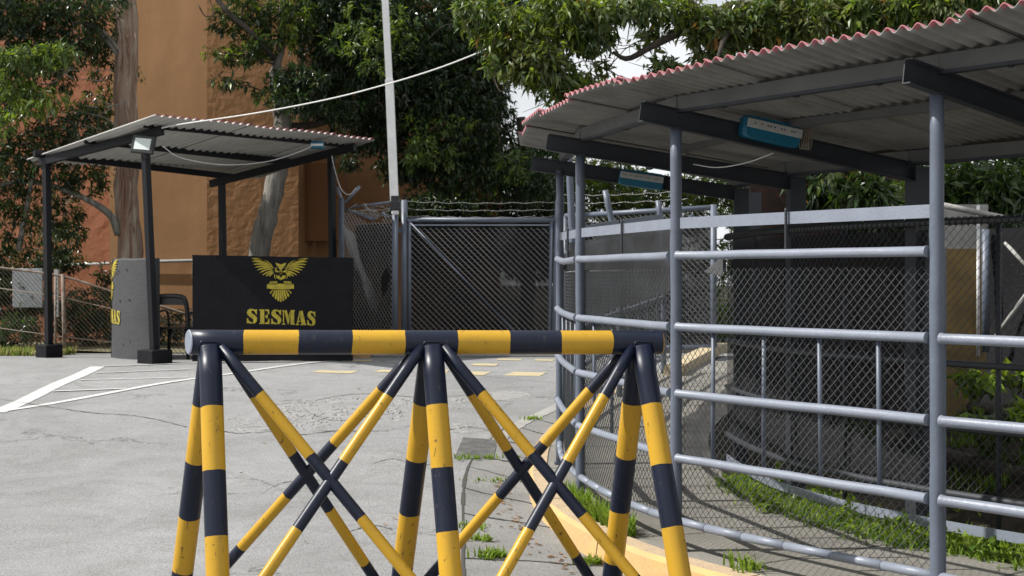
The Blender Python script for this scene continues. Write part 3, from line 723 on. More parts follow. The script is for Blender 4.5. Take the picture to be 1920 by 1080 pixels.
mb = MB(); mb.tube(catseq([P(1450, 287, 8.4), P(1400, 305, 8.6), P(1345, 314, 9.0), P(1300, 308, 9.5)], 16), .0035, 6)
tag(mb.build('lamp_cable', M['cable']), 'thin white cable sagging under the walkway roof from the nearer strip lamp', 'cable')

# ---------------------------------------------------------------- back fence of the walkway
bf = empty('mesh_fence', fpos(2, 1.75)[0], 'dark chain link fence with black shade cloth along the back of the footpath', 'fence')
BOFF = lambda s: (1.67 if s < 2 else (1.67 - .18 * (s - 2) if s < 3 else 1.49 - .08 * (s - 3))) - .04
def bpf(s0, s1, extra=0.0):
    N = 160; ss = np.linspace(s0, s1, N); pts = [fpos(s, BOFF(s) + extra) for s in ss]; acc = [0]
    for i in range(1, N): acc.append(acc[-1] + (pts[i][0] - pts[i-1][0]).length)
    def pf(u):
        i = int(min(N - 2, max(0, np.searchsorted(acc, u) - 1))); t = (u - acc[i]) / max(1e-6, acc[i+1] - acc[i])
        return pts[i][0].lerp(pts[i+1][0], t), pts[i][2]
    return pf, acc[-1]
pfb, Lb = bpf(0, 4.05)
for z, r, m_ in ((1.88, .021, M['wire_back']), (1.04, .021, M['slate_dark']), (.66, .019, M['slate_dark']), (.27, .024, M['slate_dark'])):
    mb = MB(); pts = [Vector((*pfb(u)[0].xy, z)) for u in np.linspace(0, Lb, 40)]; mb.tube(pts, r, 10); mb.build('rail', m_, bf)
mb = MB(); pts = [pfb(u)[0] for u in np.linspace(0, Lb, 24)]
for a, b in zip(pts, pts[1:]): mb.beam((a.x, a.y, .075), (b.x, b.y, .075), .006, .06)
mb.build('flat_bar', M['slate_light'], bf)
mb = MB()                                            # mesh wraps coiled over the top rail
hx = []
for k in range(int(Lb / .045) * 8):
    u = .02 + k * .045 / 8; p, n = pfb(min(u, Lb)); t = k * math.pi / 4; hx.append(Vector((p.x, p.y, 1.88)) + n * (.026 * math.cos(t)) + Vector((0, 0, .026 * math.sin(t))))
mb.tube(hx, .0035, 4)
mb.build('wire_wrap', M['wire_back'], bf)
chain_link('chain_link', pfb, Lb, lambda u: .30, lambda u: 1.88, .029, .0019, M['wire_back'], bf)
cpf, cL = bpf(1.88, 4.05, .06)
cloth('shade_cloth', cpf, cL, lambda u: .30, lambda u: 1.84, M['cloth_thin'], bf, .02, 12, seed=5)
for s in (1.45, .62, 3.5, 2.5):
    mb = MB(); p = fpos(s, BOFF(s) + .04)[0]; mb.tube([(p.x, p.y, 0), (p.x, p.y, 1.2 if s < 1 else 1.9)], .016, 10); mb.build('post', M['slate_dark'], bf)
# small white lamp at the end of the back fence
e = P(1350, 505, 11.4); r = empty('wall_lamp', e, 'small white angular lamp on the far end of the back fence', 'lamp')
mb = MB(); mb.add([e + Vector(q) for q in [(-.12, 0, -.02), (.02, -.02, .10), (.02, .08, .10), (-.12, .07, -.02), (.02, -.02, -.05), (.02, .08, -.05), (-.03, -.01, -.04), (-.03, .07, -.04)]], [(0, 1, 2, 3), (0, 6, 4, 1), (3, 2, 5, 7), (6, 0, 3, 7), (4, 6, 7, 5), (1, 4, 5, 2)])
mb.build('lamp_hood', M['white'], r); mb = MB(); mb.box(e + Vector((.035, .03, .02)), (.03, .05, .09)); mb.build('bracket', M['slate'], r)

# ---------------------------------------------------------------- gates
GD = 20.4
def gz(y): return road_z(y) + .05
def barbed(a, b, parent, sag=.02, n=60, r=.0028, m_='wire_gate'):
    mb = MB(); a, b = Vector(a), Vector(b); ph = random.uniform(0, 6)
    pts = [a.lerp(b, t) + Vector((0, 0, -sag * math.sin(math.pi * t) + .008 * math.sin(t * 37 + ph))) for t in np.linspace(0, 1, n)]
    mb.tube(pts, r, 4); L = (b - a).length; d = (b - a).normalized()
    for q in np.arange(.06, L, .12):
        p = a.lerp(b, q / L) + Vector((0, 0, -sag * math.sin(math.pi * q / L))); k = Vector((random.uniform(-1, 1), random.uniform(-1, 1), random.uniform(-1, 1))).normalized() * .028
        mb.tube([p - k, p + k], r * .8, 3)
    mb.build('barbed_wire', M[m_], parent)
gate = empty('chain_link_gate', G(900, 672), 'left slate chain link gate leaf with black cloth and barbed wire on top', 'gate')
gl0, gl1 = P(768, 412, GD), P(1030, 412, GD); zt_, zb_ = gl0.z, road_z(GD) + .10
def tube1(a, b, r, name, m_, parent, n=12): mb = MB(); mb.tube([a, b], r, n); return mb.build(name, m_, parent)
tube1(P(758, 375, GD), (P(758, 375, GD).x, GD, gz(GD)), .045, 'gate_post', M['slate'], gate); tube1(P(1046, 375, GD), (P(1038, 375, GD).x, GD, gz(GD)), .042, 'gate_post', M['slate'], gate)
tube1(P(762, 412, GD), P(1046, 413, GD), .036, 'top_rail', M['slate'], gate); tube1((gl0.x, GD, zb_), (gl1.x, GD, zb_), .03, 'bottom_rail', M['slate'], gate)
tube1((gl0.x, GD, zb_), (gl0.x, GD, zt_), .028, 'stile', M['slate'], gate); tube1((gl1.x, GD, zb_), (gl1.x + .03, GD, zt_), .028, 'stile', M['slate'], gate)
tube1((gl0.x + .02, GD - .03, zt_ - .05), (gl1.x - .35, GD - .03, zb_ + .1), .012, 'brace', M['slate'], gate)
mb = MB(); mb.beam(P(770, 422, GD - .01), P(1030, 422, GD - .01), .03, .02); mb.build('flat_bar', M['slate_light'], gate)
pf2, L2 = line_pf((gl0.x, GD - .02, 0), (gl1.x, GD - .02, 0))
chain_link('chain_link', pf2, L2, lambda u: zb_, lambda u: zt_ - .08, .0425, .0058, M['wire_gate'], gate)
pc, Lc = line_pf((gl0.x, GD + .06, 0), (gl1.x, GD + .06, 0)); cloth('shade_cloth', pc, Lc, lambda u: zb_, lambda u: zt_ - .04, M['cloth'], gate, .03, 12, seed=8)
for y in (378, 392, 405): barbed(P(760, y, GD), P(1044, y + 1, GD), gate)
mb = MB(); mb.beam(P(738, 432, GD), P(764, 432, GD), .03, .07); mb.build('hinge_plate', M['slate'], gate)
# right leaf, standing open towards the path
g2 = empty('chain_link_gate', G(1200, 668, walk_z), 'right slate chain link gate leaf behind the shelter posts', 'gate')
a0, a1 = P(1060, 405, 20.6), P(1338, 389, 19.4)
b0 = Vector((a0.x, a0.y, road_z(20) + .1)); b1 = Vector((a1.x, a1.y, .60))
tube1(a0, a1, .036, 'top_rail', M['slate'], g2); tube1(b0, b1, .036, 'bottom_rail', M['slate'], g2); tube1(b0, a0, .03, 'stile', M['slate'], g2); tube1((b1.x, b1.y, .45), a1 + Vector((0, 0, .04)), .045, 'stile', M['slate'], g2)
tube1(P(1300, 402, 19.5), P(1270, 430, 19.5), .02, 'brace', M['slate'], g2)
pf3, L3 = line_pf((a0.x, a0.y - .02, 0), (a1.x, a1.y - .02, 0))
chain_link('chain_link', pf3, L3, lambda u: b0.z + (b1.z - b0.z) * u / L3, lambda u: a0.z + (a1.z - a0.z) * u / L3, .0425, .0050, M['wire_gate'], g2)
pc, Lc = line_pf((a0.x, a0.y + .06, 0), (a1.x, a1.y + .06, 0)); cloth('shade_cloth', pc, Lc, lambda u: b0.z + (b1.z - b0.z) * u / L3, lambda u: a0.z - .12 + (a1.z - a0.z) * u / L3, M['cloth'], g2, .03, 12, seed=18)
tube1(P(1056, 405, 20.5), P(1056, 366, 20.5), .012, 'wire_stub', M['slate'], g2)
for y in (366, 381): barbed(P(1056, y, 20.5), P(1290, y - 8, 19.6), g2)
# torn fence panel between the booth and the pole
tf = empty('torn_fence_panel', G(690, 668), 'short torn chain link fence panel beside the white lamp pole', 'fence')
tl, tr = P(640, 372, 21.6), P(736, 400, 20.45)
tube1((tl.x, tl.y, road_z(21.6) - .02), tl, .045, 'post', M['slate'], tf)
tube1(P(641, 374, 21.6), P(632, 352, 21.7), .025, 'bent_arm', M['slate_light'], tf); tube1(P(648, 380, 21.5), P(674, 350, 21.4), .025, 'bent_arm', M['slate_light'], tf)
tube1(P(660, 388, 21.4), P(738, 378, 20.5), .017, 'bent_arm', M['slate_light'], tf); tube1(P(650, 392, 21.4), P(700, 412, 20.9), .025, 'bent_arm', M['slate'], tf); tube1(P(716, 398, 20.8), P(728, 408, 20.8), .02, 'bent_arm', M['slate_light'], tf)
pf4, L4 = line_pf((P(645, 0, 21.5).x, 21.5, 0), (P(738, 0, 20.45).x, 20.45, 0))
chain_link('chain_link', pf4, L4, lambda u: road_z(21), lambda u: 2.42 + .06 * math.sin(u * 6) + (.12 if u < .3 else 0), .0425, .0058, M['wire_gate'], tf)
pc, Lc = line_pf((P(658, 0, 21.5).x, 21.52, 0), (P(738, 0, 20.5).x, 20.52, 0)); cloth('shade_cloth', pc, Lc, lambda u: road_z(21), lambda u: 2.33, M['cloth'], tf, .04, 12, seed=28)
mb = MB()                                              # pale bunched tail of the cloth
fold = [(650, 420), (664, 470), (684, 520), (697, 560), (712, 592), (722, 600)]
for k in range(3):
    pts = [P(x + k * 5 - 4, y + k * 7, 21.2 - .12 * k) for x, y in fold]
    L_ = catseq(pts, 14); wv = [.04 + .05 * math.sin(i * .45 + k) ** 2 for i in range(14)]
    mb.add([p + Vector((-q, .05 * math.sin(i * 1.3 + k), q * .5)) for i, (p, q) in enumerate(zip(L_, wv))] + [p + Vector((q, -.05 * math.cos(i + k), -q * .5)) for i, (p, q) in enumerate(zip(L_, wv))], [(i, i+1, 15+i, 14+i) for i in range(13)], 0, True)
mb.build('cloth_tail', M['cloth_pale'], tf)
mb = MB()
for k in range(9):                                     # tangle of loose wire
    pts = [P(random.uniform(655, 735), random.uniform(380, 412), random.uniform(20.7, 21.2)) for _ in range(4)]; mb.tube(catseq(pts, 20), .004, 4)
mb.build('loose_wire', M['wire_gate'], tf)

# white lamp pole
pr = empty('lamp_pole', G(744, 671), 'tall white square pole on a slate stub with a black box at its joint', 'pole')
a, b, c = P(719, -60, 20.2), P(730, 150, 20.2), P(740, 385, 20.2)
mb = MB(); mb.beam(c, b, .115, .115, up=Vector((0, 1, 0))); mb.beam(b, a + (a - b) * .5, .092, .092, up=Vector((0, 1, 0))); mb.build('white_shaft', M['white'], pr)
tube1(P(741, 400, 20.25), (P(741, 0, 20.25).x, 20.25, road_z(20.2) - .02), .045, 'lower_shaft', M['slate'], pr)
p = P(741, 386, 20.15); mb = MB(); mb.box(p, (.15, .12, .13), bev=.01); mb.box(p + Vector((-.0, 0, .10)), (.11, .1, .08)); mb.build('junction_box', M['plastic_black'], pr)
p = P(741, 398, 20.15); mb = MB(); mb.box(p, (.10, .09, .07), bev=.015); mb.build('sensor_lens', M['white'], pr)

# ---------------------------------------------------------------- guard booth
L_ = Vector((-6.58, 20.1, 3.20)); Fq = Vector((-4.825, 18.7, 3.42)); Rq = Vector((-2.72, 21.4, 3.42)); Bq = Vector((-4.55, 22.3, 3.06))
bo = empty('guard_booth', Vector((-4.6, 20.3, .42)), 'open black steel guard booth with corrugated lean-to roof', 'booth')
for p in (L_, Fq, Rq, Bq):
    q = Vector((p.x + (.13 if p is Fq else .04), p.y, road_z(p.y)))
    mb = MB(); mb.beam(q, p + Vector((0, 0, -.05)), .085, .085, up=Vector((.6, .8, 0))); mb.build('post', M['booth_black'], bo)
    if p is L_ or p is Fq:
        mb = MB(); ro = Matrix.Rotation(R(52), 3, 'Z'); mb.box((q.x, q.y, road_z(q.y - .2) + .08), (.33, .33, .20) if p is Fq else (.27, .27, .2), ro, bev=.012); mb.build('footing', M['black'], bo)
dr = (Fq - L_).normalized(); dr2 = (Rq - Bq).normalized(); sd_ = (Rq - Fq).normalized()
mb = MB(); mb.beam(L_ - dr * .15, Fq + dr * .36, .07, .11); mb.build('rafter', M['booth_black'], bo)
mb = MB(); mb.beam(Bq - dr2 * .22, Rq + dr2 * .42, .07, .11); mb.build('rafter', M['booth_black'], bo)
for t in (-.04, .5, 1.08):
    a = L_.lerp(Fq, t) - sd_ * .14; b = Bq.lerp(Rq, t) + sd_ * .30; mb = MB(); mb.beam(a + Vector((0, 0, .10)), b + Vector((0, 0, .10)), .06, .09); mb.build('purlin', M['booth_black'], bo)
A = P(292, 216, 17.9); C = P(698, 261, 21.2); Dl = P(50, 300, 20.4); Dr = P(478, 333, 23.6)
C.z = A.z + (C.z - A.z) * 1.0
sheets = 5
for i in range(sheets):
    t0, t1 = i / sheets, (i + 1) / sheets + .012; zz = Vector((0, 0, .012 * (i % 2)))
    a, b = A.lerp(C, t0) + zz, A.lerp(C, t1) + zz; a2, b2 = Dl.lerp(Dr, t0) + zz, Dl.lerp(Dr, t1) + zz
    corr_sheet(a, b, (a2 - a, b2 - b), .021, .13, bo, [M['sheet'], M['red']], lip=.03)
# floodlight
fl = P(269, 271, 18.5); r = empty('floodlight', fl, 'black framed square floodlight on the front corner post of the guard booth', 'floodlight')
ro = Matrix.Rotation(R(-14), 3, 'Z') @ Matrix.Rotation(R(-12), 3, 'X') @ Matrix.Rotation(R(6), 3, 'Y')
mb = MB(); mb.box(fl, (.33, .05, .245), ro, bev=.012); mb.build('frame', M['plastic_black'], r)
mb = MB(); mb.box(fl + ro @ Vector((0, -.027, 0)), (.23, .008, .15), ro); mb.build('lens', M['glass_white'], r)
mb = MB(); mb.beam(fl + ro @ Vector((-.05, .04, -.08)), fl + Vector((0, .12, -.16)), .04, .01); mb.build('bracket', M['plastic_black'], r)
c = P(595, 272, 20.6); r = empty('strip_lamp', c, 'small teal and white lamp under the right end of the booth roof', 'lamp')
mb = MB(); mb.box(c, (.19, .10, .11), bev=.015); mb.build('housing', M['teal'], r); mb = MB(); mb.box(c + Vector((0, -.052, 0)), (.18, .01, .03)); mb.build('light_strip', M['white'], r)
mb = MB(); mb.tube(catseq([P(305, 274, 18.5), P(340, 296, 18.9), P(420, 309, 19.5), P(500, 303, 20.1), P(560, 285, 20.4), P(586, 273, 20.5)], 40), .007, 6)
tag(mb.build('booth_cable', M['cable']), 'thin white cable sagging under the booth roof between its lamp and floodlight', 'cable')
mb = MB(); mb.tube(catseq([P(303, 240, 18.3), P(345, 232, 18.0), P(480, 212, 17), P(620, 185, 16.2), P(735, 155, 15.5), P(830, 125, 15), P(918, 90, 14.5), P(960, 70, 14)], 60), .008, 8)
tag(mb.build('overhead_cable', M['cable']), 'thick white overhead cable rising from the booth roof into the tree', 'cable')
mb = MB(); mb.tube(catseq([P(622, 292, 21.3), P(628, 320, 21.4), P(640, 355, 21.5), P(655, 365, 21.4), P(668, 352, 21.4)], 24), .008, 6)
tag(mb.build('hanging_cable', M['cable']), 'short white cable hanging from the booth post to the torn fence', 'cable')

# emblem and lettering, drawn in units of the survey close-up, mapped on a surface
def wing():
    tips = [(612, 112), (618, 140), (630, 168), (645, 195), (662, 220), (688, 243), (712, 262), (742, 274), (772, 276)]
    roots = [(790, 168), (796, 178), (800, 186), (803, 194), (806, 202), (809, 211), (812, 220), (815, 229), (818, 238)]
    out = []
    for i, (t, q) in enumerate(zip(tips, roots)):
        n = 8; up = []; dn = []
        dx, dy = q[0] - t[0], q[1] - t[1]; l = math.hypot(dx, dy); nx, ny = -dy / l, dx / l
        for k in range(n + 1):
            u = k / n; w_ = 8.5 * math.sin(math.pi * min(1, u * 1.0)) ** .6 * (.55 + .45 * (1 - u)) ; bow = -12 * math.sin(math.pi * u) if i < 6 else -5 * math.sin(math.pi * u)
            cx, cy = t[0] + dx * u, t[1] + dy * u + bow
            up.append((cx + nx * w_, cy + ny * w_)); dn.append((cx - nx * w_, cy - ny * w_))
        out.append(up + dn[::-1][1:-1])
    out.append([(612, 112), (660, 118), (715, 126), (760, 140), (790, 162), (812, 200), (806, 205), (778, 172), (750, 153), (705, 141), (655, 131)])
    return out
MX = 866.0
YEL, BLK = [], []
for p in wing(): YEL.append(p); YEL.append([(2 * MX - x, y + (x - MX) * -.01) for x, y in p])
def mir(p, ax=877.0): return [(2 * ax - x, y) for x, y in p]
head = [(830, 153), (877, 168), (924, 153), (912, 182), (930, 205), (928, 232), (905, 240), (890, 228), (877, 262), (864, 228), (849, 240), (826, 232), (824, 205), (842, 182)]
YEL.append(head)
for p in ([(834, 178), (846, 184), (874, 222), (866, 226), (846, 204), (832, 190)], [(834, 204), (856, 208), (868, 226), (850, 224), (838, 216)]): BLK += [p, mir(p)]
for p in ([(846, 209), (856, 211), (861, 219), (851, 218)],): YEL += [p, mir(p)]
YEL.append([(877, 226), (890, 244), (877, 262), (864, 244)])
YEL.append([(832, 256), (846, 270), (858, 262), (877, 286), (896, 262), (908, 270), (922, 256), (914, 288), (877, 306), (840, 288)])
for p in ([(820, 250), (826, 262), (824, 280), (834, 298), (822, 290), (816, 270)],): YEL += [p, mir(p)]
for k in range(4):                                     # talons
    x0 = 772 + k * 17; p = [(x0, 346), (x0 + 3, 330 - k * 3), (x0 + 14, 316 - k * 1), (x0 + 26, 322), (x0 + 17, 326), (x0 + 10, 336), (x0 + 10, 347)]; YEL += [p, mir(p, 873)]
YEL.append([(754, 345), (768, 342), (800, 348), (806, 338), (948, 338), (954, 348), (976, 342), (991, 345), (991, 384), (975, 380), (952, 386), (873, 388), (795, 386), (770, 380), (754, 382)])
for k in range(9):                                     # tail fan
    u = (k - 4) / 4; xt = 873 + u * 62; xb = 875 + u * 88; yb = 498 - abs(u) ** 1.6 * 72; w0, w1 = 6.2, 9.5
    if abs(u) > .9: w1 = 7
    YEL.append([(xt - w0, 393), (xt + w0, 393), (xb + w1, yb - 14), (xb + w1 * .5, yb), (xb - w1 * .5, yb), (xb - w1, yb - 14)])
def L_S(x, y, w_, h):
    P_ = lambda u, v: (x + u * w_, y - v * h)
    a = [P_(.98, .97), P_(.98, .62), P_(.90, .62), P_(.80, .80), P_(.62, .90), P_(.50, .90), P_(.44, .80), P_(.50, .70), P_(.78, .58), P_(.98, .42), P_(1.0, .25), P_(.92, .10), P_(.80, .02), P_(.62, -.01), P_(.60, .10), P_(.66, .20), P_(.60, .32), P_(.30, .46), P_(.08, .60), P_(.03, .78), P_(.12, .93), P_(.32, 1.01), P_(.56, 1.01), P_(.80, .94), P_(.90, .98)]
    b = [P_(.02, .02), P_(.02, .38), P_(.11, .38), P_(.22, .18), P_(.40, .09), P_(.52, .09), P_(.54, -.01), P_(.38, -.01), P_(.22, .05), P_(.12, .02)]
    return [a, b]
def L_E(x, y, w_, h):
    P_ = lambda u, v: (x + u * w_, y - v * h)
    return [[P_(0, 0), P_(0, .07), P_(.10, .09), P_(.10, .91), P_(0, .93), P_(0, 1), P_(.50, 1), P_(.50, 0)],
            [P_(.57, 1), P_(.98, 1), P_(.98, .66), P_(.90, .66), P_(.78, .88), P_(.57, .91)], [P_(.57, .56), P_(.68, .56), P_(.76, .68), P_(.82, .68), P_(.82, .34), P_(.76, .34), P_(.68, .46), P_(.57, .46)],
            [P_(.57, 0), P_(1.0, 0), P_(1.0, .36), P_(.92, .36), P_(.80, .12), P_(.57, .09)]]
def L_M(x, y, w_, h):
    P_ = lambda u, v: (x + u * w_, y - v * h)
    return [[P_(0, 0), P_(0, .07), P_(.08, .09), P_(.08, .91), P_(0, .93), P_(0, 1), P_(.16, 1), P_(.16, .09), P_(.25, .07), P_(.25, 0)], [P_(.20, 1), P_(.36, 1), P_(.60, .30), P_(.50, .02), P_(.46, .02), P_(.20, .86)],
            [P_(.64, .40), P_(.82, 1), P_(.66, 1), P_(.55, .62)] if False else [P_(.53, .66), P_(.62, .92), P_(.62, .34)], [P_(.66, 0), P_(.66, 1), P_(1.0, 1), P_(1.0, .93), P_(.94, .91), P_(.94, .09), P_(1.0, .07), P_(1.0, 0)]]
def L_A(x, y, w_, h):
    P_ = lambda u, v: (x + u * w_, y - v * h)
    return [[P_(0, 0), P_(0, .07), P_(.08, .08), P_(.36, 1), P_(.44, 1), P_(.40, .76), P_(.20, .09), P_(.30, .07), P_(.30, 0)], [P_(.48, 1), P_(.64, 1), P_(.94, .08), P_(1.0, .07), P_(1.0, 0), P_(.46, 0), P_(.46, .07), P_(.56, .09), P_(.40, .60)], [P_(.28, .30), P_(.44, .30), P_(.42, .22), P_(.26, .22)]]
LET = L_S(575, 688, 92, 128) + L_E(686, 692, 90, 128) + L_S(790, 694, 90, 128) + L_M(886, 698, 114, 128) + L_A(1008, 702, 92, 126) + L_S(1108, 706, 72, 126)
def paint(name, polys, mp, m_, parent):
    mb = MB()
    for pl in polys:
        d = []
        for (a, b) in zip(pl, pl[1:] + pl[:1]):
            n = max(1, int(math.hypot(b[0]-a[0], b[1]-a[1]) / 40)); d += [(a[0] + (b[0]-a[0]) * i / n, a[1] + (b[1]-a[1]) * i / n) for i in range(n)]
        area = sum(a[0]*b[1] - b[0]*a[1] for a, b in zip(d, d[1:] + d[:1]))
        if area > 0: d = d[::-1]
        mb.add([mp(*q) for q in d], [tuple(range(len(d)))])
    return mb.build(name, m_, parent)
M['logo'] = mat('yellow_stencil_paint', (.50, .40, .03), .75, var=(.26, .21, .03), vscale=14, detail=9)
# flat block
Db = 19.0; k_ = Db / F / 4.694
blk = empty('concrete_barrier', G(510, 676), 'flat black concrete block with a yellow owl emblem facing the road', 'barrier', 'black concrete blocks at the guard booth')
x0, x1 = (360 - HX) / F * Db, (660 - HX) / F * Db; zg = road_z(Db) - .02; zt0 = EYE - (478 - HY) / F * Db
ro = Matrix.Rotation(0, 3, 'Z'); mb = MB()
N = 24
def edge(u, z): return random.uniform(-.006, .006)
vs = []
for yy in (0, .16):
    for i in range(N + 1):
        u = i / N; x = x0 + (x1 - x0) * u
        for z in (zg, zg + .5, zt0 - .02 - .04 * u, zt0 - .04 * u + edge(u, 0)):
            ix = .012 if z > zt0 - .05 - .04 * u + .02 else 0
            vs.append((x + (edge(0, z) if i in (0, N) else 0), Db + yy + (ix if yy == 0 else -ix), z))
fs = []; n4 = (N + 1) * 4
for i in range(N):
    for j in range(3):
        f = (i*4+j, (i+1)*4+j, (i+1)*4+j+1, i*4+j+1); fs.append(f); fs.append(tuple(n4 + q for q in f[::-1]))
    fs.append((i*4+3, (i+1)*4+3, n4+(i+1)*4+3, n4+i*4+3))
for j in range(3): fs.append((j, j+1, n4+j+1, n4+j)); fs.append((N*4+j, n4+N*4+j, n4+N*4+j+1, N*4+j+1))
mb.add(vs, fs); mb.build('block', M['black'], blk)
mb = MB()                                             # paint chipped off the upright edge
for k in range(26):
    z = random.uniform(zg + .25, zt0 - .03); s_ = random.uniform(.006, .016); x = x0 - .003; mb.box((x + .002, Db + random.uniform(-.002, .05), z), (.006, s_, s_ * random.uniform(1, 3)))
mb.build('chipped_edge', M['edge_stone'], blk)
def mpf(off): return lambda zx, zy: Vector(((340 + zx / 4.694 - HX) / F * (Db), Db - off, EYE - (460 + zy / 4.694 - HY) / F * Db))
paint('emblem', YEL, mpf(.004), M['logo'], blk); paint('emblem_detail', BLK, mpf(.007), M['black'], blk); paint('lettering', LET, mpf(.004), M['logo'], blk)
# curved block
vd = Vector((-.271, .963, 0)).normalized(); S0 = Vector((-5.71, 20.25, 0)); n0 = Vector((-vd.y, vd.x, 0)); RC = 1.36; CC = S0 - n0 * RC
def cpt(phi, r, z): p = CC + (n0 * math.cos(phi) - vd * math.sin(phi)) * r; return Vector((p.x, p.y, z))
cb = empty('concrete_barrier', Vector((S0.x + .3, S0.y - .5, road_z(19.7))), 'curved grey black concrete block wrapped in yellow lettering beside the booth post', 'barrier', 'black concrete blocks at the guard booth')
cb['label'] = 'convex curved black concrete block with its yellow emblem cut off at the left edge'
M['black_sun'] = mat('sunlit_black_paint', (.050, .051, .055), .75, var=(.034, .035, .038), vscale=2.5, bump=.25, bscale=22, detail=9)  # lighter copy of the black paint, sunlight put into its colour
mb = MB(); NP = 30; ph = np.linspace(R(-35), R(54), NP + 1); zz_ = [None] * 5
vs = []
for side, r in ((0, RC), (1, RC - .15)):
    for i, a in enumerate(ph):
        yb = cpt(a, r, 0).y; top = 1.81 + random.uniform(-.006, .006)
        for z, dr_ in ((road_z(yb) - .03, 0), (road_z(yb) + .05, 0), (1.1, -.01), (top - .02, -.02), (top, -.03)):
            vs.append(cpt(a, r + (dr_ if side == 0 else -dr_ * .3), z))
n5 = (NP + 1) * 5; fs = []
for i in range(NP):
    for j in range(4):
        f = (i*5+j, (i+1)*5+j, (i+1)*5+j+1, i*5+j+1); fs.append(f); fs.append(tuple(n5 + q for q in f[::-1]))
    fs.append((i*5+4, (i+1)*5+4, n5+(i+1)*5+4, n5+i*5+4))
for j in range(4): fs.append((j, j+1, n5+j+1, n5+j)); fs.append((NP*5+j, n5+NP*5+j, n5+NP*5+j+1, NP*5+j+1))
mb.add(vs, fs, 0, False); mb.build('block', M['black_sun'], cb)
M['logo_sun'] = M['logo']
def mpc(off):
    def f(zx, zy):
        s = (zx - 877) * k_; phi = R(5) + s / RC; z = EYE - (460 + zy / 4.694 - HY) / F * Db - .01; t = max(0, min(1, (z - .5) / 1.3)); return cpt(phi, RC - .02 * t + off, z)
    return f
paint('emblem', YEL, mpc(.012), M['logo'], cb); paint('lettering', LET, mpc(.012), M['logo'], cb)
mb = MB()
for (a, z) in ((.55, 1.66), (.38, 1.64), (.34, 1.60), (.42, 1.22), (.6, 1.24), (.5, .62), (.62, .66)):
    p = cpt(a, RC - .006, z); mb.tube([p, cpt(a, RC + .001, z)], .012, 8)
mb.build('pit_marks', M['plastic_black'], cb)

# plastic chair behind the blocks
def chair(c, rz):
    r = empty('plastic_chair', c, 'black plastic chair seen between the two concrete blocks', 'chair'); ro = Matrix.Rotation(rz, 3, 'Z'); T = lambda v: Vector(c) + ro @ Vector(v)
    mb = MB(); mb.box(T((0, 0, .43)), (.44, .42, .03), ro, bev=.01); mb.build('seat', M['plastic_black'], r)
    mb = MB(); pts = [T(p) for p in [(-.23, .2, .42), (-.235, .23, .62), (-.22, .26, .80), (-.17, .27, .86), (0, .27, .875), (.17, .27, .86), (.22, .26, .80), (.235, .23, .62), (.23, .2, .42)]]
    mb.tube(catseq(pts, 30), .032, 8)
    mb.beam(T((-.2, .262, .80)), T((.2, .262, .80)), .02, .1); mb.build('backrest', M['plastic_black'], r)
    for sx in (-1, 1):
        for sy in (-1, 1):
            mb = MB(); mb.tube([T((sx * .19, sy * .17, .42)), T((sx * .24, sy * .22, 0))], [.03, .022], 8); mb.build('leg', M['plastic_black'], r)
        mb = MB(); mb.tube(catseq([T((sx * .23, .22, .62)), T((sx * .25, 0, .66)), T((sx * .24, -.19, .64)), T((sx * .21, -.19, .43))], 12), .018, 8); mb.build('armrest', M['plastic_black'], r)
cp = G(338, 672); chair(Vector((P(334, 0, 19.75).x, 19.75, road_z(19.75))), R(170))

# rusty chain link fence on the left
rf = empty('rusty_fence', G(118, 660), 'low rusty chain link fence behind the guard booth', 'fence')
fd = 21.2
tops = [(-260, 470), (0, 502), (115, 518), (205, 545), (360, 592)]; bots = [(-260, 640), (0, 640), (115, 656), (205, 662), (360, 668)]
tp = [P(x, y, fd) for x, y in tops]; 
def interp(pts, x):
    for a, b in zip(pts, pts[1:]):
        if x <= b.x: t = (x - a.x) / (b.x - a.x); return a.z + (b.z - a.z) * t
    return pts[-1].z
bt = [P(x, y, fd) for x, y in bots]
pfl, Ll = line_pf((tp[0].x, fd, 0), (tp[-1].x + .6, fd, 0))
chain_link('chain_link', pfl, Ll, lambda u: interp(bt, tp[0].x + u), lambda u: interp(tp, tp[0].x + u), .036, .0042, M['rust_wire'], rf)
mb = MB(); mb.tube(catseq(tp, 30), .018, 8); mb.build('top_rail', M['rust_tube'], rf)
for f_ in (.28, .82):
    mb = MB(); mb.tube([a.lerp(b, f_) + Vector((0, -.02, 0)) for a, b in zip(tp, bt)], .009, 6); mb.build('tension_wire', M['rust_wire'], rf)
for x, yt in ((118, 514), (-190, 480), (104, 518)):
    p = P(x, yt, fd - .05); mb = MB(); mb.tube([p, (p.x + (.03 if x == 118 else 0), p.y, .3)], .03 if x != 104 else .016, 10); mb.build('post', M['rust_tube'], rf)
p = P(52, 540, 22.6); mb = MB(); mb.box(p, (.47, .04, .62), bev=.006); tag(mb.build('faded_board', mat('faded_board', (.42, .43, .44), .7, var=(.30, .31, .32), vscale=3, detail=8), origin=p), 'faded white board standing behind the rusty fence', 'board')
p = P(106, 520, 22.4); mb = MB(); mb.box(p - Vector((0, 0, .25)), (.06, .06, .75)); tag(mb.build('white_stake', M['linewhite'], origin=p), 'short white stake behind the rusty fence', 'stake')

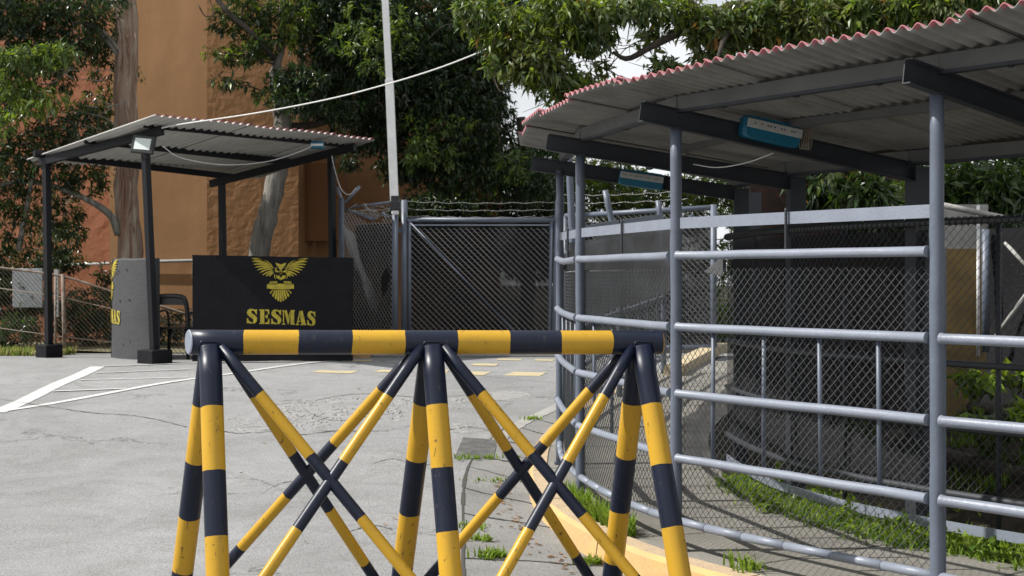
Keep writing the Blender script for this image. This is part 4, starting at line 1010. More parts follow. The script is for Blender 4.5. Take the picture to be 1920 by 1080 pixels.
# ---------------------------------------------------------------- buildings
WB = 27.0
cx = P(388, 0, WB).x
bd = empty('ochre_building', Vector((cx, WB, 0)), 'tall windowless ochre stucco building behind the trees', 'building')
lx = P(-400, 0, 34).x
mb = MB(); H = 14
lft = Vector((P(205, 0, 27.4).x, 27.4)); cor = Vector((cx, WB)); rgt = Vector((P(560, 0, 27.0).x, 26.98))
def wallq(mb, a, b, z0, z1, n=1): mb.add([(a[0], a[1], z0), (b[0], b[1], z0), (b[0], b[1], z1), (a[0], a[1], z1)], [(0, 1, 2, 3)])
mb.add([(lft.x, lft.y, -.5), (cor.x, cor.y, -.5), (rgt.x, rgt.y, -.5), (rgt.x + 1, rgt.y + 6, -.5), (lft.x + 1, lft.y + 6, -.5)] + [(lft.x, lft.y, H), (cor.x, cor.y, H), (rgt.x, rgt.y, H), (rgt.x + 1, rgt.y + 6, H), (lft.x + 1, lft.y + 6, H)],
       [(0, 1, 6, 5), (2, 3, 8, 7), (3, 4, 9, 8), (4, 0, 5, 9), (5, 6, 7, 8, 9)], 0)
mb.add([(cor.x, cor.y, -.5), (rgt.x, rgt.y, -.5), (rgt.x, rgt.y, H), (cor.x, cor.y, H)], [(0, 1, 2, 3)], 1)
mb.build('wall', [M['wall'], M['wall_b']], bd)
mb = MB(); a = P(555, 0, 27.9); b = P(935, 0, 29.5); zl = [-.5, P(0, 452, 28).z, P(0, 305, 28).z, H]
mb.add([(a.x, a.y, -.5), (b.x, b.y, -.5), (b.x, b.y, H), (a.x, a.y, H), (a.x, a.y + 5, -.5), (b.x, b.y + 5, -.5), (b.x, b.y + 5, H), (a.x, a.y + 5, H)], [(0, 1, 2, 3), (1, 5, 6, 2), (5, 4, 7, 6), (3, 2, 6, 7)]); mb.build('side_wing', M['wall_b'], bd)
mb = MB(); c = P(598, 380, 27.6); mb.box(c, (1.05, .5, 1.5)); mb.build('recess_stand_in', mat('shaded_stucco', (.17, .07, .025), .9), bd)  # box in place of a recess, its shade put into the dark colour
mb = MB(); a = P(-420, 0, 30); b = Vector((lft.x + .3, 28.6)); mb.add([(a.x, a.y, -.5), (b.x, b.y, -.5), (b.x, b.y, H), (a.x, a.y, H), (a.x, a.y + 4, -.5), (b.x, b.y + 4, -.5), (b.x, b.y + 4, H), (a.x, a.y + 4, H)], [(0, 1, 2, 3), (0, 3, 7, 4), (3, 2, 6, 7), (4, 7, 6, 5)])
mb.build('terracotta_wing', M['wall_red'], bd)
mb = MB(); pts = [P(140, 497, 26.9), P(230, 494, 27.2), P(300, 488, 27.6), P(365, 488, 26.8), P(470, 488, 26.9)]; pts = [P(120, 497, 28.6), P(203, 494, 28.4), P(212, 492, 27.3), P(386, 488, 26.9), P(470, 488, 27.0), P(560, 488, 27.4)]
mb.tube(pts, .03, 8); mb.build('conduit', M['edge_stone'], bd)
mb = MB(); mb.beam(P(880, 385, 27.5), P(945, 380, 27.5), .05, 1.5); c = P(905, 330, 27.5); mb.box(c, (.7, .4, 2.3)); mb.build('terracotta_panel', M['wall_red'], bd)
# painted wall, conduits and second fence behind the walkway
pw = empty('garden_wall', P(1800, 640, 12.0), 'white over ochre painted wall stub seen through the right fence', 'wall')
p = P(1795, 0, 12); zt1, zt2, zt3 = P(0, 385, 12).z, P(0, 478, 12).z, 0
mb = MB(); mb.box((p.x, 12, (zt1 + zt2) / 2), (.42, .3, zt1 - zt2)); mb.build('white_band', mat('shaded_white_wall', (.30, .30, .28), .85, var=(.18, .18, .165), vscale=5), pw)  # white darkened, the wall's shade is put into the colour
mb = MB(); mb.box((p.x, 12, zt2 / 2), (.424, .304, zt2 + .1)); mb.build('ochre_band', mat('shaded_ochre_wall', (.20, .13, .04), .85, var=(.10, .07, .03), vscale=5), pw)  # ochre darkened as well to stand for shade
mb = MB(); mb.tube([P(1834, 385, 11.8), P(1834, 668, 11.8)], .014, 8); mb.tube([P(1852, 440, 11.8), P(1852, 668, 11.8)], .011, 8); mb.build('conduit', M['white'], pw)
mb = MB(); mb.tube([P(1768, 385, 11.6), P(1850, 402, 11.7), P(1900, 412, 11.9)], .025, 8); mb.build('roof_pipe', M['edge_stone'], pw)
bw = empty('brick_pier', P(1520, 640, 14), 'dark red brick pier behind the shelter columns', 'wall')
def brick_mat():
    m = mat('old_brick', (.11, .05, .035), .9); t = m.node_tree; b = t.nodes['Principled BSDF']; br = t.nodes.new('ShaderNodeTexBrick'); br.inputs['Scale'].default_value = 4.5
    br.inputs['Color1'].default_value = (.055, .026, .018, 1); br.inputs['Color2'].default_value = (.035, .018, .013, 1); br.inputs['Mortar'].default_value = (.03, .026, .022, 1)
    tc = t.nodes.new('ShaderNodeTexCoord'); mp = t.nodes.new('ShaderNodeMapping'); mp.inputs['Rotation'].default_value = (R(90), 0, 0)
    t.links.new(tc.outputs['Object'], mp.inputs[0]); t.links.new(mp.outputs[0], br.inputs['Vector']); t.links.new(br.outputs[0], b.inputs['Base Color']); return m
mb = MB(); p = P(1545, 0, 14); mb.box((p.x, 14, 1.3), (1.5, .3, 2.6)); mb.build('brickwork', brick_mat(), bw)
f2 = empty('cloth_fence', P(1900, 640, 11.0), 'dark cloth covered fence with pale diagonal braces at the right edge', 'fence')
pa, pb = P(1846, 0, 11.2), P(2040, 0, 10.4); pff, Lf = line_pf((pa.x, pa.y, 0), (pb.x, pb.y, 0))
cloth('shade_cloth', pff, Lf, lambda u: .5, lambda u: 1.93, M['cloth'], f2, .02, 10, seed=41)
for a, b in ((P(1860, 640, 11.0), P(1925, 550, 10.8)), (P(1885, 455, 11.0), P(1925, 500, 10.8))): tube1(a, b, .015, 'brace', M['edge_stone'], f2)
tube1(P(1848, 430, 11.1), P(1848, 660, 11.1), .03, 'post', M['slate'], f2)
# low timber borders in the garden
for k, (off_, r_) in enumerate(((3.62, .06), (3.02, .055), (2.46, .06))):
    pts = [bank(s_, off_) + Vector((0, 0, .03 + .015 * math.sin(s_ * 9))) for s_ in np.linspace(-.9, 3.3, 16)]; a = pts[8]; mb = MB(); mb.tube(pts, [r_ + random.uniform(-.008, .008) for _ in pts], 9)
    tag(mb.build('timber_border', M['bark_dark'], origin=a), ('farthest', 'middle', 'nearest')[k] + ' dark log edging a bed behind the mesh fence', 'log', 'log edgings in the garden behind the fence')

# ---------------------------------------------------------------- vegetation
def leaves(blobs, n, size, mats, wts, droop=.5,  cluster=9, seed=1, spread=1.0, surf=.0, wid=.30):
    # blobs: (centre, (rx, ry, rz)); leaves grow in whorls at twig ends; returns V, F, mi arrays
    rg = np.random.default_rng(seed); nc = max(1, n // cluster); vol = np.array([b[1][0] * b[1][1] * b[1][2] for b in blobs]) ** .8; vol /= vol.sum()
    bi = rg.choice(len(blobs), nc, p=vol); C = np.array([b[0] for b in blobs])[bi]; S = np.array([b[1] for b in blobs])[bi]
    d = rg.normal(size=(nc, 3)); d /= np.linalg.norm(d, axis=1)[:, None]; rad = rg.random(nc) ** (1 / 2.4); rad = np.maximum(rad, surf * rg.random(nc))
    tw = C + d * S * rad[:, None]
    outd = d * .6 + rg.normal(size=(nc, 3)) * .5; outd[:, 2] -= droop * .6; outd /= np.linalg.norm(outd, axis=1)[:, None]
    csz = np.repeat(rg.uniform(.65, 1.35, nc), cluster)
    cm = rg.choice(len(mats), nc, p=np.array(wts) / sum(wts))
    bm = rg.choice(len(mats), len(blobs), p=np.array(wts) / sum(wts)); cm = np.where(rg.random(nc) < .35, bm[bi], cm)
    tw = np.repeat(tw, cluster, 0); od = np.repeat(outd, cluster, 0); mi = np.repeat(cm, cluster); N = len(tw)
    alt = rg.random(N) < .25; mi = np.where(alt, rg.choice(len(mats), N, p=np.array(wts) / sum(wts)), mi)
    ld = od * .55 + rg.normal(size=(N, 3)) * .55 * spread; ld[:, 2] -= droop * .5; ld /= np.linalg.norm(ld, axis=1)[:, None]
    up = rg.normal(size=(N, 3)) * .5 + np.array([0, 0, 1.0]); sdv = np.cross(ld, up); sdv /= np.linalg.norm(sdv, axis=1)[:, None] + 1e-9; nn = np.cross(sdv, ld)
    ln = size * (csz * rg.uniform(.65, 1.25, N))[:, None]; wd_ = ln * wid * rg.uniform(.8, 1.2, N)[:, None]
    b0 = tw + rg.normal(size=(N, 3)) * size * .28
    p0 = b0; m1 = b0 + ld * ln * .45; p1 = b0 + ld * ln - nn * ln * .12
    l1 = m1 + sdv * wd_ * .5 + nn * wd_ * .18; r1 = m1 - sdv * wd_ * .5 + nn * wd_ * .18
    V = np.stack([p0, l1, p1, r1, m1], 1).reshape(-1, 3); i5 = np.arange(N) * 5
    Fc = np.concatenate([np.stack([i5, i5 + 4, i5 + 2, i5 + 1], 1), np.stack([i5, i5 + 3, i5 + 2, i5 + 4], 1)]); return V, Fc, np.concatenate([mi, mi])
def crown(name, parent, blobs, n, size, mats, wts, **k):
    V, Fc, mi = leaves(blobs, n, size, mats, wts, **k); return np_mesh(name, V, Fc, mats, mi, parent=parent)
def B(px, py, d, rx, ry, dep=None):      # blob from survey pixels
    return (tuple(P(px, py, d)), (rx / F * d, dep or (rx / F * d * .8), ry / F * d))
def limb(mb, pts, r0, r1, n=10, k=18, wob=.03, mi=0):
    s = catseq([Vector(p) for p in pts], k); rr = [r0 + (r1 - r0) * i / (k - 1) for i in range(k)]
    s = [p + Vector((random.uniform(-1, 1), random.uniform(-1, 1), 0)) * wob * rr[i] * 3 for i, p in enumerate(s)]
    mb.tube(s, [r * random.uniform(.95, 1.06) for r in rr], n, mi)
def twigs(mb, blobs, n, r=.008, ln=.5, seed=2, root=None):
    rg = random.Random(seed)
    for _ in range(n):
        c, s = rg.choice(blobs); a = Vector(c) + Vector([rg.gauss(0, .45) * q for q in s]); d = Vector((rg.gauss(0, 1), rg.gauss(0, 1), rg.gauss(-.1, .6))).normalized() * ln * rg.uniform(.5, 1.4)
        mb.tube(catseq([a, a + d * .5 + Vector((0, 0, rg.uniform(-.1, .1))), a + d], 6), [r, r * .9, r * .8, r * .6, r * .5, r * .3], 5)

# left tree with the thick peeling trunk
t1 = empty('peeling_tree', P(240, 640, 23.6), 'tree with thick reddish peeling trunk behind the guard booth', 'tree')
mb = MB(); limb(mb, [P(242, 660, 23.6), P(243, 480, 23.6), P(238, 330, 23.6), P(236, 200, 23.6), P(237, 60, 23.6), P(230, -160, 23.6), P(236, -320, 23.6)], .21, .17, 16, 30, .05)
trk = mb.build('trunk', M['bark'], t1)
mb = MB()
limb(mb, [P(222, 440, 23.5), P(208, 405, 23.4), P(170, 378, 23.3), P(110, 352, 23.2), P(40, 340, 23), P(-40, 360, 22.8)], .07, .03, 8)
limb(mb, [P(225, 110, 23.5), P(205, 80, 23.4), P(175, 48, 23.3), P(140, 45, 23.3), P(115, 85, 23.2), P(90, 120, 23)], .05, .02, 8)
limb(mb, [P(225, 95, 23.4), P(195, 60, 23.3), P(160, 46, 23.2)], .03, .02, 6)
limb(mb, [P(90, 120, 23.2), P(50, 145, 23), P(0, 160, 23)], .035, .02, 6); limb(mb, [P(35, 470, 23), P(48, 400, 23), P(60, 330, 22.9), P(70, 280, 22.8)], .05, .03, 7)
for k in range(26):
    x, y = random.uniform(10, 200), random.uniform(90, 300); limb(mb, [P(x, y, 22.8), P(x + random.uniform(-40, 40), y + random.uniform(-20, 20), 22.8), P(x + random.uniform(-80, 80), y + random.uniform(-20, 40), 22.8)], .012, .005, 5, 8)
mb.build('branches', M['bark_grey'], t1)
mb = MB()                                              # strips of hanging bark
for k in range(16):
    x = random.uniform(218, 258); y0 = random.uniform(20, 380); zfr = -.20; p = P(x, y0, 23.6 - .19); s = []
    for j in range(6): s.append(p + Vector((random.uniform(-.02, .02) + .01 * j, -.01 - .01 * j, -.16 * j)))
    mb.tube(s, [.008, .018, .02, .016, .012, .004], 5)
mb.build('bark_strip', M['bark'], trk)
bl = [B(40, 60, 23, 90, 55), B(140, 60, 23.4, 80, 50), B(90, 130, 23.2, 70, 45), B(190, 90, 24, 45, 60), B(20, 180, 22.6, 60, 50), B(130, 250, 23, 80, 60), B(60, 300, 23, 80, 70), B(30, 400, 23, 60, 60), B(110, 440, 24.5, 50, 35), B(160, 330, 23.4, 50, 50), B(-60, 250, 23, 80, 200), B(0, 0, 23, 120, 60), B(150, 0, 23, 90, 40), B(120, 400, 23.6, 40, 50), B(262, 130, 24.2, 15, 20), B(190, 210, 24.2, 40, 70)]
crown('crown', t1, bl, 30000, .11, [LD, LM, LG, LO], [5, 4, 1.2, .5], seed=21)
bl2 = [B(60, 110, 22, 60, 25), B(20, 120, 22, 40, 30), B(110, 95, 22, 35, 20), B(30, 170, 22, 35, 30), B(80, 190, 22, 50, 25), B(15, 225, 22, 30, 25)]
crown('lime_foliage', t1, bl2, 2600, .12, [LG, LY, LP], [4, 2, 1], seed=22, droop=.9)
# unseen tops that shade the wall

# second tree: leaning grey trunk, dark crown in the middle
t2 = empty('leaning_tree', P(485, 640, 24.4), 'tree with grey leaning trunk and dense dark crown in the centre', 'tree')
mb = MB(); limb(mb, [P(462, 700, 24.2), P(486, 475, 24.2), P(505, 390, 24.2), P(528, 280, 24.2), P(527, 205, 24.2)], .19, .15, 14, 24, .04)
limb(mb, [P(527, 215, 24.2), P(514, 150, 24.2), P(526, 90, 24.2), P(532, 0, 24.2), P(534, -90, 24.2)], .10, .05, 10, 18, .05)
trk2 = mb.build('trunk', M['bark_grey'], t2)
mb = MB()
limb(mb, [P(530, 210, 24.3), P(575, 160, 24.5), P(640, 60, 24.8), P(700, -40, 25)], .12, .06, 9); limb(mb, [P(535, 240, 24.3), P(600, 230, 24.5), P(700, 190, 24.6), P(800, 140, 24.8)], .08, .03, 8)
limb(mb, [P(506, -30, 24), P(507, 60, 24), P(509, 115, 24)], .03, .02, 6); limb(mb, [P(400, -10, 23.5), P(430, 25, 23.5), P(470, 60, 23.6), P(515, 110, 24)], .04, .05, 7)
limb(mb, [P(514, 120, 24), P(470, 110, 23.6), P(430, 100, 23.5), P(395, 95, 23.5)], .015, .006, 6); limb(mb, [P(372, 10, 23.5), P(385, 30, 23.5), P(400, 25, 23.5), P(392, -5, 23.5)], .012, .008, 5)
limb(mb, [P(500, 175, 24), P(460, 160, 23.7), P(420, 170, 23.6)], .014, .006, 6); mb.build('branches', M['bark_dark'], t2)
bl = [B(620, 60, 24.6, 85, 80), B(700, 140, 24.8, 120, 100), B(600, 180, 24.5, 60, 50), B(560, 150, 23.8, 60, 30), B(560, 195, 23.6, 55, 25), B(780, 60, 25, 110, 90), B(820, 200, 25.2, 120, 100), B(880, 120, 25.5, 90, 120), B(690, 250, 25, 80, 45), B(760, 315, 25.6, 60, 35), B(860, 310, 25.8, 90, 60), B(925, 240, 26, 42, 110), B(660, 0, 24.6, 120, 50), B(920, 30, 26, 110, 60), B(650, 300, 25.8, 30, 20), B(980, 340, 26.2, 60, 60), B(640, 215, 24, 40, 25)]
crown('crown', t2, bl, 80000, .115, [LD, LM, LG, LO], [8, 3, .4, .15], seed=31)
crown('unseen_shade_crown', t2, [B(560, -330, 26.5, 200, 110, 2), B(800, -260, 27, 220, 130, 2), B(640, -160, 26, 130, 60, 1.5)], 16000, .22, [LD, LM], [1, 1], seed=34)  # unseen foliage added high up to shade the crown below
bl = [B(430, 40, 23.8, 40, 22), B(470, 90, 23.8, 40, 28), B(430, 155, 23.6, 30, 14), B(400, 98, 23.5, 18, 8), B(495, 60, 24, 35, 55), B(460, 10, 24, 50, 25), B(550, 30, 24, 40, 50), B(510, 170, 23.8, 45, 20), B(440, 110, 23.6, 28, 14)]
crown('loose_foliage', t2, bl, 3600, .13, [LG, LM, LY, LD], [3, 3, 1.4, 2], seed=32)
crown('lime_foliage', t2, [B(800, 290, 24.2, 70, 35), B(840, 240, 24.3, 50, 25), B(960, 310, 25, 40, 40), B(780, 250, 24.3, 30, 40), B(700, 70, 23.6, 90, 70)], 1900, .12, [LG, LY], [3, 1], seed=33)

# overhanging foreground tree, upper right
t3 = empty('overhanging_tree', P(1560, 640, 15.5), 'large olive green tree overhanging the shelter roof at the upper right', 'tree')
mb = MB(); limb(mb, [P(1575, 700, 15.5), P(1560, 400, 15.5), P(1540, 180, 15.3), P(1480, 40, 15), P(1420, -120, 14.8)], .22, .14, 12, 22, .05); mb.build('trunk', M['bark_dark'], t3)
mb = MB()
limb(mb, [P(1490, 50, 15), P(1400, 10, 14.8), P(1330, 30, 14.4), P(1275, 60, 14.2), P(1225, 85, 14), P(1178, 110, 13.8), P(1150, 98, 13.7)], .07, .018, 8, 22)
limb(mb, [P(1330, 30, 14.4), P(1250, -10, 14.2), P(1150, 20, 14), P(1060, 110, 13.8), P(1000, 175, 13.6)], .05, .012, 7, 22); limb(mb, [P(1540, 60, 15.2), P(1650, 20, 14.6), P(1780, 30, 14), P(1900, 10, 13.6)], .07, .03, 8)
limb(mb, [P(1400, 10, 14.8), P(1360, 70, 14), P(1345, 110, 13.6)], .04, .015, 7); limb(mb, [P(1240, 150, 13.8), P(1190, 180, 13.8), P(1100, 210, 13.8), P(1010, 240, 14), P(985, 250, 14)], .016, .008, 6)
bl = [B(900, 25, 13.6, 50, 30), B(960, 60, 13.6, 70, 50), B(1000, 110, 13.5, 70, 45), B(1060, 30, 13.8, 80, 50), B(1040, 150, 13.6, 50, 40), B(1100, 60, 13.8, 60, 40), B(1075, 180, 13.7, 45, 28), B(1050, 218, 13.8, 26, 18),
      B(1180, 12, 14, 80, 26), B(1265, 22, 14.2, 60, 26), B(1250, 128, 14.0, 38, 20), B(1180, 175, 14, 30, 12), B(1215, 70, 14.2, 34, 16), B(1120, 130, 13.9, 26, 22), B(1330, 50, 14.2, 60, 38), B(1400, 50, 14.4, 80, 45), B(1480, 30, 14.4, 80, 50), B(1560, 25, 14.2, 80, 45), B(1640, 20, 14, 80, 40), B(1730, 10, 13.8, 80, 38), B(1820, 0, 13.6, 90, 35), B(1900, 0, 13.5, 60, 28), B(1330, 100, 14.2, 40, 16), B(925, 115, 13.5, 25, 25)]
twigs(mb, bl, 130, .006, .45, 5); mb.build('branches', M['bark_dark'], t3)
crown('crown', t3, bl, 25000, .105, [LG, LO, LM, LY, LP, LB], [3.4, 2.6, 1.6, 2.4, 2.6, .16], seed=45, droop=.7, cluster=8)

crown('unseen_shade_crown', t3, [((-2.2, 12.0, 6.3), (1.8, .9, .6)), ((.6, 12.1, 6.4), (1.8, .9, .6)), ((2.8, 12.0, 6.0), (1.4, .9, .6)), ((-3.2, 11.6, 6.6), (1.2, .8, .5))], 7000, .17, [LG, LM], [1, 1], seed=42)  # unseen foliage added to shade the painted wall on the right
# trees farther off
def far_tree(label, px, d, blobs, n, size, mats, wts, seed, trunk_top=250):
    t = empty('background_tree', P(px, 640, d), label, 'tree', 'trees beyond the gates')
    mb = MB(); limb(mb, [P(px, 660, d), P(px + 6, 450, d), P(px - 8, trunk_top, d)], .16, .09, 8); mb.build('trunk', M['bark_dark'], t); crown('crown', t, blobs, n, size, mats, wts, seed=seed); return t
far_tree('bright green drooping tree seen under the shelter roof beyond the gates', 1150, 30, [B(1120, 360, 30, 90, 45), B(1210, 370, 31, 80, 40), B(1150, 320, 31, 60, 30), B(1290, 400, 31, 60, 40), B(1060, 330, 30.5, 50, 70), B(1400, 400, 32, 60, 30), B(1180, 430, 31, 120, 40), B(1330, 500, 30, 70, 60), B(1330, 350, 30, 100, 35), B(1440, 360, 30, 80, 50), B(1300, 600, 30, 120, 50)], 30000, .13, [LG, LY, LM], [3, 2.4, 1.2], 51, 330)
far_tree('dark green tree rising behind the gate at the end of the centre crown', 985, 27.5, [B(925, 300, 27.5, 50, 70), B(985, 320, 27.5, 45, 50), B(1010, 330, 27.5, 70, 70), B(900, 380, 27.5, 70, 50), B(1020, 400, 28, 80, 40), B(820, 390, 27.4, 90, 35), B(1000, 470, 28, 90, 60)], 26000, .12, [LD, LM, LG], [4, 3, 1.3], 52, 220)
far_tree('dark leafy tree between the shelter roof and the far right fence', 1700, 15.2, [B(1540, 340, 13.5, 70, 40), B(1620, 360, 12.8, 55, 35), B(1590, 330, 13, 60, 22), B(1690, 390, 13.5, 60, 45), B(1800, 345, 12.6, 60, 45), B(1880, 350, 12.4, 60, 50), B(1850, 420, 12.8, 50, 28), B(1760, 360, 13, 50, 55), B(1900, 450, 13, 40, 30), B(1660, 420, 13.5, 80, 30)], 6500, .13, [LM, LG, LD, LP, LB], [4, 2, 3, 1, .15], 53, 300)
far_tree('broad dark tree closing the view far right behind the garden', 1750, 19, [B(1480, 480, 19, 90, 130), B(1620, 430, 19, 110, 160), B(1760, 440, 19, 110, 170), B(1900, 430, 19, 110, 180), B(2050, 430, 18, 110, 200), B(1430, 420, 20, 50, 70)], 42000, .15, [LD, LM, LG], [5, 3, .5], 54, 200)
# undergrowth behind the left fence
def bush(label, blobs, n, size, mats, wts, seed, base):
    t = empty('bush', base, label, 'bush', 'bushes behind the fences'); mb = MB(); twigs(mb, blobs, 14, .012, .6, seed); mb.build('stems', M['bark_dark'], t); crown('foliage', t, blobs, n, size, mats, wts, seed=seed)
bush('dark bush behind the rusty fence at the left edge', [B(20, 500, 23.5, 70, 40), B(40, 560, 23, 60, 60), B(-60, 540, 23, 80, 90), B(20, 620, 22.4, 60, 30)], 9000, .11, [LD, LM, LG], [4, 2, .6], 61, P(30, 650, 23))
bush('dark low bush under the trunk behind the middle of the rusty fence', [B(160, 590, 23.4, 70, 50), B(250, 620, 23.4, 60, 40), B(110, 490, 25.5, 50, 22), B(200, 530, 25.6, 22, 40)], 7000, .10, [LD, LM, LO], [4, 2, .4], 62, P(180, 655, 23.4))
bush('dark bush showing between the two concrete blocks behind the chair', [B(335, 620, 23.2, 50, 40), B(420, 600, 24, 60, 50), B(540, 600, 24, 80, 50)], 5000, .10, [LD, LM, LO], [4, 2, .4], 63, P(340, 655, 23.4))
# garden plants behind the back fence
def plant(label, px, py, n, h, seed, size=.11):
    g = bank_at(px, py); t = empty('garden_plant', g, label, 'plant', 'leafy plants in the garden beds'); rg = random.Random(seed); mb = MB(); bl = []
    for k in range(6):
        a = rg.uniform(0, 6.28); tip = g + Vector((math.cos(a) * h * .5, math.sin(a) * h * .3, h * rg.uniform(.6, 1))); mb.tube(catseq([g, g.lerp(tip, .5) + Vector((0, 0, h * .15)), tip], 7), .005, 5); bl.append((tuple(tip), (h * .22,) * 3))
    mb.build('stem', LG, t); crown('foliage', t, bl, n, size, [M['grass'], LG, LY], [3, 2, 1], seed=seed, wid=.5)
plant('bright broad leaved plant behind the fence at the right edge', 1872, 880, 190, .36, 71, .12)
plant('low bright plant beyond the logs near the ochre wall', 1830, 740, 170, .24, 72, .09); plant('low leafy plant behind the shade cloth near the middle columns', 1560, 745, 130, .24, 73, .08); plant('bright low plant beside the farthest log at the right edge', 1905, 745, 150, .22, 74, .09)

def grass_patch(name, pts, n, h, mats, wts, seed, label, thing=False, wd=.008, lean=.5):
    rg = np.random.default_rng(seed); idx = rg.integers(0, len(pts), n); base = np.array(pts)[idx]; N = n
    a = rg.uniform(0, 6.283, N); ln = h * rg.uniform(.4, 1.2, N); le = rg.uniform(.1, 1, N) * lean
    dx, dy = np.cos(a), np.sin(a); sx, sy = -dy, dx; w_ = wd * rg.uniform(.6, 1.3, N)
    def pt(t, side): return np.stack([base[:, 0] + dx * ln * le * t * t + sx * w_ * side, base[:, 1] + dy * ln * le * t * t + sy * w_ * side, base[:, 2] + ln * t * (1 - .35 * le * t)], 1)
    V = np.stack([pt(0, 1), pt(0, -1), pt(.55, -.8), pt(.55, .8), pt(1, 0)], 1).reshape(-1, 3); i = np.arange(N) * 5
    Fq_ = np.stack([i, i + 1, i + 2, i + 3], 1); Ft = np.stack([i + 3, i + 2, i + 4, i + 4], 1)
    V2 = np.stack([pt(1, 0), pt(1, .05)], 1).reshape(-1, 3)
    # quads throughout: the tip is a very narrow quad
    V = np.stack([pt(0, 1), pt(0, -1), pt(.55, -.8), pt(.55, .8), pt(1, -.12), pt(1, .12)], 1).reshape(-1, 3); i = np.arange(N) * 6
    Fc = np.concatenate([np.stack([i, i + 1, i + 2, i + 3], 1), np.stack([i + 3, i + 2, i + 4, i + 5], 1)]); mi = rg.choice(len(mats), N, p=np.array(wts) / sum(wts)); mi = np.concatenate([mi, mi])
    o = np_mesh(name, V, Fc, mats, mi, origin=tuple(np.array(pts).mean(0)) if thing else None); tag(o, label, 'weed' if thing else None, 'weed tufts in the joints and along the kerb' if thing else None, None if thing else 'stuff'); return o
GM = [M['grass'], M['grass2'], LY]
rg = random.Random(9); pts = []
for _ in range(5200):
    s = rg.uniform(-.6, 3.6); lo = 1.22; hi = 1.28 + (1.2 if s < 2.4 else .5); o_ = rg.uniform(lo, hi) if rg.random() < .6 else rg.uniform(lo, lo + .5); p = fpos(s, o_)[0]; p.z = walk_z(p.y) - .015; pts.append(tuple(p))
pts_grass = list(pts); cl = []                          # clumped
for _ in range(420):
    c = rg.choice(pts)
    for k in range(30): cl.append((c[0] + rg.gauss(0, .07), c[1] + rg.gauss(0, .07), c[2]))
grass_patch('grass', cl, 15000, .085, GM, [4, 2, 1], 81, 'bright green grass growing along the back edge of the footpath', wd=.0065, lean=1.4)
pts = [];
for _ in range(2500):
    s_ = rg.uniform(-.8, 3.4); o_ = rg.choice([2.3, 2.65, 2.9, 3.3, 3.8]) + rg.gauss(0, .1); p = bank(s_, o_)
    if math.sin(s_ * 5 + o_ * 4) > -.2: pts.append(tuple(p))
grass_patch('ground_cover', pts, 5200, .10, GM, [2, 3, 1], 82, 'sparse low ground cover in the garden beds', wd=.006, lean=.9)
def dry(x0, x1, y0, y1, n, seed):
    p = [];
    for _ in range(900): q = G(rg.uniform(x0, x1), rg.uniform(y0, y1)); p.append(tuple(q))
    return p
dg = MB(); a = [G(-300, 655), G(0, 655), G(60, 656), G(110, 657), G(200, 661), G(420, 664)]; b = [Vector((q.x * 1.06, 24, .45)) for q in a]
for p in a + b: p.z += .012
dg.add(a + b, [(i, i+1, 6+i+1, 6+i) for i in range(5)]); tag(dg.build('verge', M['drygrass']), kind='structure')
pts = []
for _ in range(1500):
    x = rg.uniform(-9.2, -6.6); y = rg.uniform(20.6, 21.6); pts.append((x, y, road_z(y)))
grass_patch('verge_grass', pts, 5000, .14, [M['straw'], M['grass2'], M['grass']], [3, 1.5, 1], 83, 'dry pale grass along the road edge below the rusty fence', wd=.008, lean=.9)
tl_ = [('weed tuft on the flagstones just behind the right barrier foot', 1110, 1058, .06, 150), ('weed tuft on the flagstones near the bottom, left of the crossing braces', 925, 1045, .07, 190), ('small weed tuft midway along the flagstone joint', 898, 1012, .05, 90), ('small weed tuft above the others on the flagstone joint', 892, 990, .05, 80),
       ('flat weed patch in the joint below the steel cover plate', 890, 860, .05, 160), ('low weed strip in the joint beside the barrier middle leg', 930, 902, .04, 90), ('small weed on the pale edging of the flagstones', 995, 786, .05, 60), ('bright sprig of weed on the kerb top at the bottom', 1400, 1068, .11, 60)]
for lb, x, y, h, n in tl_:
    fn = walk_z if 'kerb top' in lb else road_z; c = G(x, y, fn, .006); sx = .16 if ('flat' in lb or 'strip' in lb) else .05
    grass_patch('weed_tuft', [(c.x + rg.gauss(0, sx), c.y + rg.gauss(0, .05), c.z) for _ in range(60)], n, h, GM, [4, 1, 2], hash(lb) % 999 if False else x, lb, True, .006, 1.2)
for lb, s0, s1, n, h in (('tall grass tuft between kerb and fence behind the right barrier leg', 2.25, 2.62, 520, .15), ('grass tuft at the foot of the second fence post in view', 3.0, 3.14, 200, .13), ('small grass clump between kerb and fence further back', 2.72, 2.95, 300, .15)):
    pts = []
    for _ in range(90):
        p = fpos(rg.uniform(s0, s1), rg.uniform(-.10, -.01))[0]; p.z = .0; pts.append(tuple(p))
    grass_patch('grass_tuft', pts, n, h, GM, [4, 2, 1.5], int(n), lb, True, .007, .9)
wb_ = []
for _ in range(70):
    c = rg.choice(pts_grass); wb_.append(((c[0] + rg.gauss(0, .1), c[1] + rg.gauss(0, .1), .04), (.09, .09, .035)))
V, Fc, mi = leaves(wb_, 2600, .055, GM, [4, 1.5, 2], cluster=7, seed=77, wid=.5, droop=-.2); tag(np_mesh('ground_weeds', V, Fc, GM, mi), 'small leafy green weeds mixed into the grass beside the footpath', None, None, 'stuff')
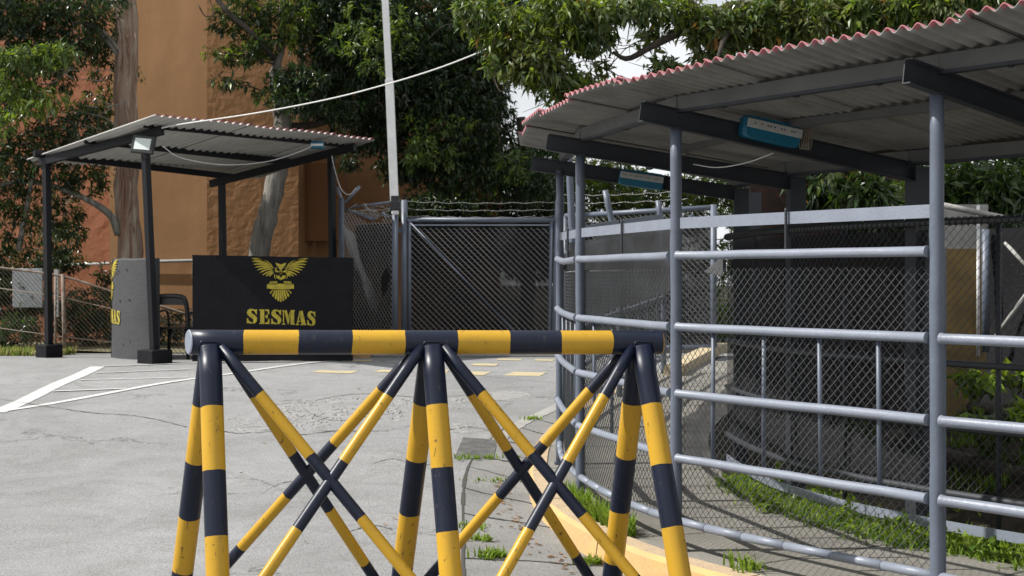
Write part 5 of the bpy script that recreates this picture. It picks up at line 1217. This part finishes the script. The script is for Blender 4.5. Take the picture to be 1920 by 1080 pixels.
# dead leaves
lt = []
for _ in range(420):
    k = rg.random()
    if k < .6: p = fpos(rg.uniform(0, 3.5), rg.uniform(1.3, 3.5))[0]; p.z = walk_z(p.y)
    elif k < .85: p = fpos(rg.uniform(1.5, 3.8), -.46 + rg.gauss(0, .03))[0]; p.z = road_z(p.y) + .006
    else: p = G(rg.uniform(300, 1000), rg.uniform(700, 1060)); p.z += .006
    lt.append((p.x, p.y, p.z))
mb = MB()
for p in lt:
    a = rg.uniform(0, 6.28); r_ = rg.uniform(.012, .028); d = Vector((math.cos(a), math.sin(a), 0)) * r_; s_ = Vector((-math.sin(a), math.cos(a), 0)) * r_ * .45; p = Vector(p) + Vector((0, 0, .004))
    mb.add([p - d, p + s_ + Vector((0, 0, .008)), p + d, p - s_ + Vector((0, 0, .006))], [(0, 1, 2, 3)])
tag(mb.build('fallen_leaves', M['litter']), 'scattered brown fallen leaves on the path, road and soil', None, None, 'stuff')
# steel cover plate in the pavement
cpn = [G(*p, dz=.010) for p in [(852, 858), (925, 860), (932, 824), (868, 820)]]; ctr = sum(cpn, Vector()) / 4
r = empty('cover_plate', ctr, 'rectangular checkered steel cover plate set in the road beside the flagstones', 'cover plate')
mb = MB(); mb.add(cpn + [p - Vector((0, 0, .02)) for p in cpn], [(0, 1, 2, 3), (0, 4, 5, 1), (1, 5, 6, 2), (2, 6, 7, 3), (3, 7, 4, 0)]); mb.build('plate', M['steelplate'], r)
mb = MB()
for i in range(22):
    for j in range(22):
        u, v = (i + .5) / 22, (j + .5) / 22; p = cpn[0].lerp(cpn[1], u).lerp(cpn[3].lerp(cpn[2], u), v); s_ = .011; d = Vector((s_, s_ * (1 if (i + j) % 2 else -1), 0)); q = Vector((-d.y, d.x, 0)) * .3
        mb.add([p - d, p + q + Vector((0, 0, .003)), p + d, p - q + Vector((0, 0, .003))], [(0, 1, 2, 3)])
mb.build('tread_pattern', M['steelplate'], r)
mh = G(945, 741, dz=.004); mb = MB()
def mhp(rr, t, h): x, y = mh.x + rr * math.cos(t), mh.y + rr * math.sin(t); return Vector((x, y, road_z(y) + h))
for r0, r1, h0, h1 in ((0.001, .25, .004, .004), (.25, .26, .004, -.004), (.26, .28, -.004, .006), (.28, .31, .006, .001)):
    mb.add([mhp(r0, t, h0) for t in np.linspace(0, 6.2832, 37)] + [mhp(r1, t, h1) for t in np.linspace(0, 6.2832, 37)], [(i, 37 + i, 38 + i, i + 1) for i in range(36)])
tag(mb.build('valve_cover', M['rubble'], origin=mh), 'small round iron cover in the road behind the barrier', 'cover')
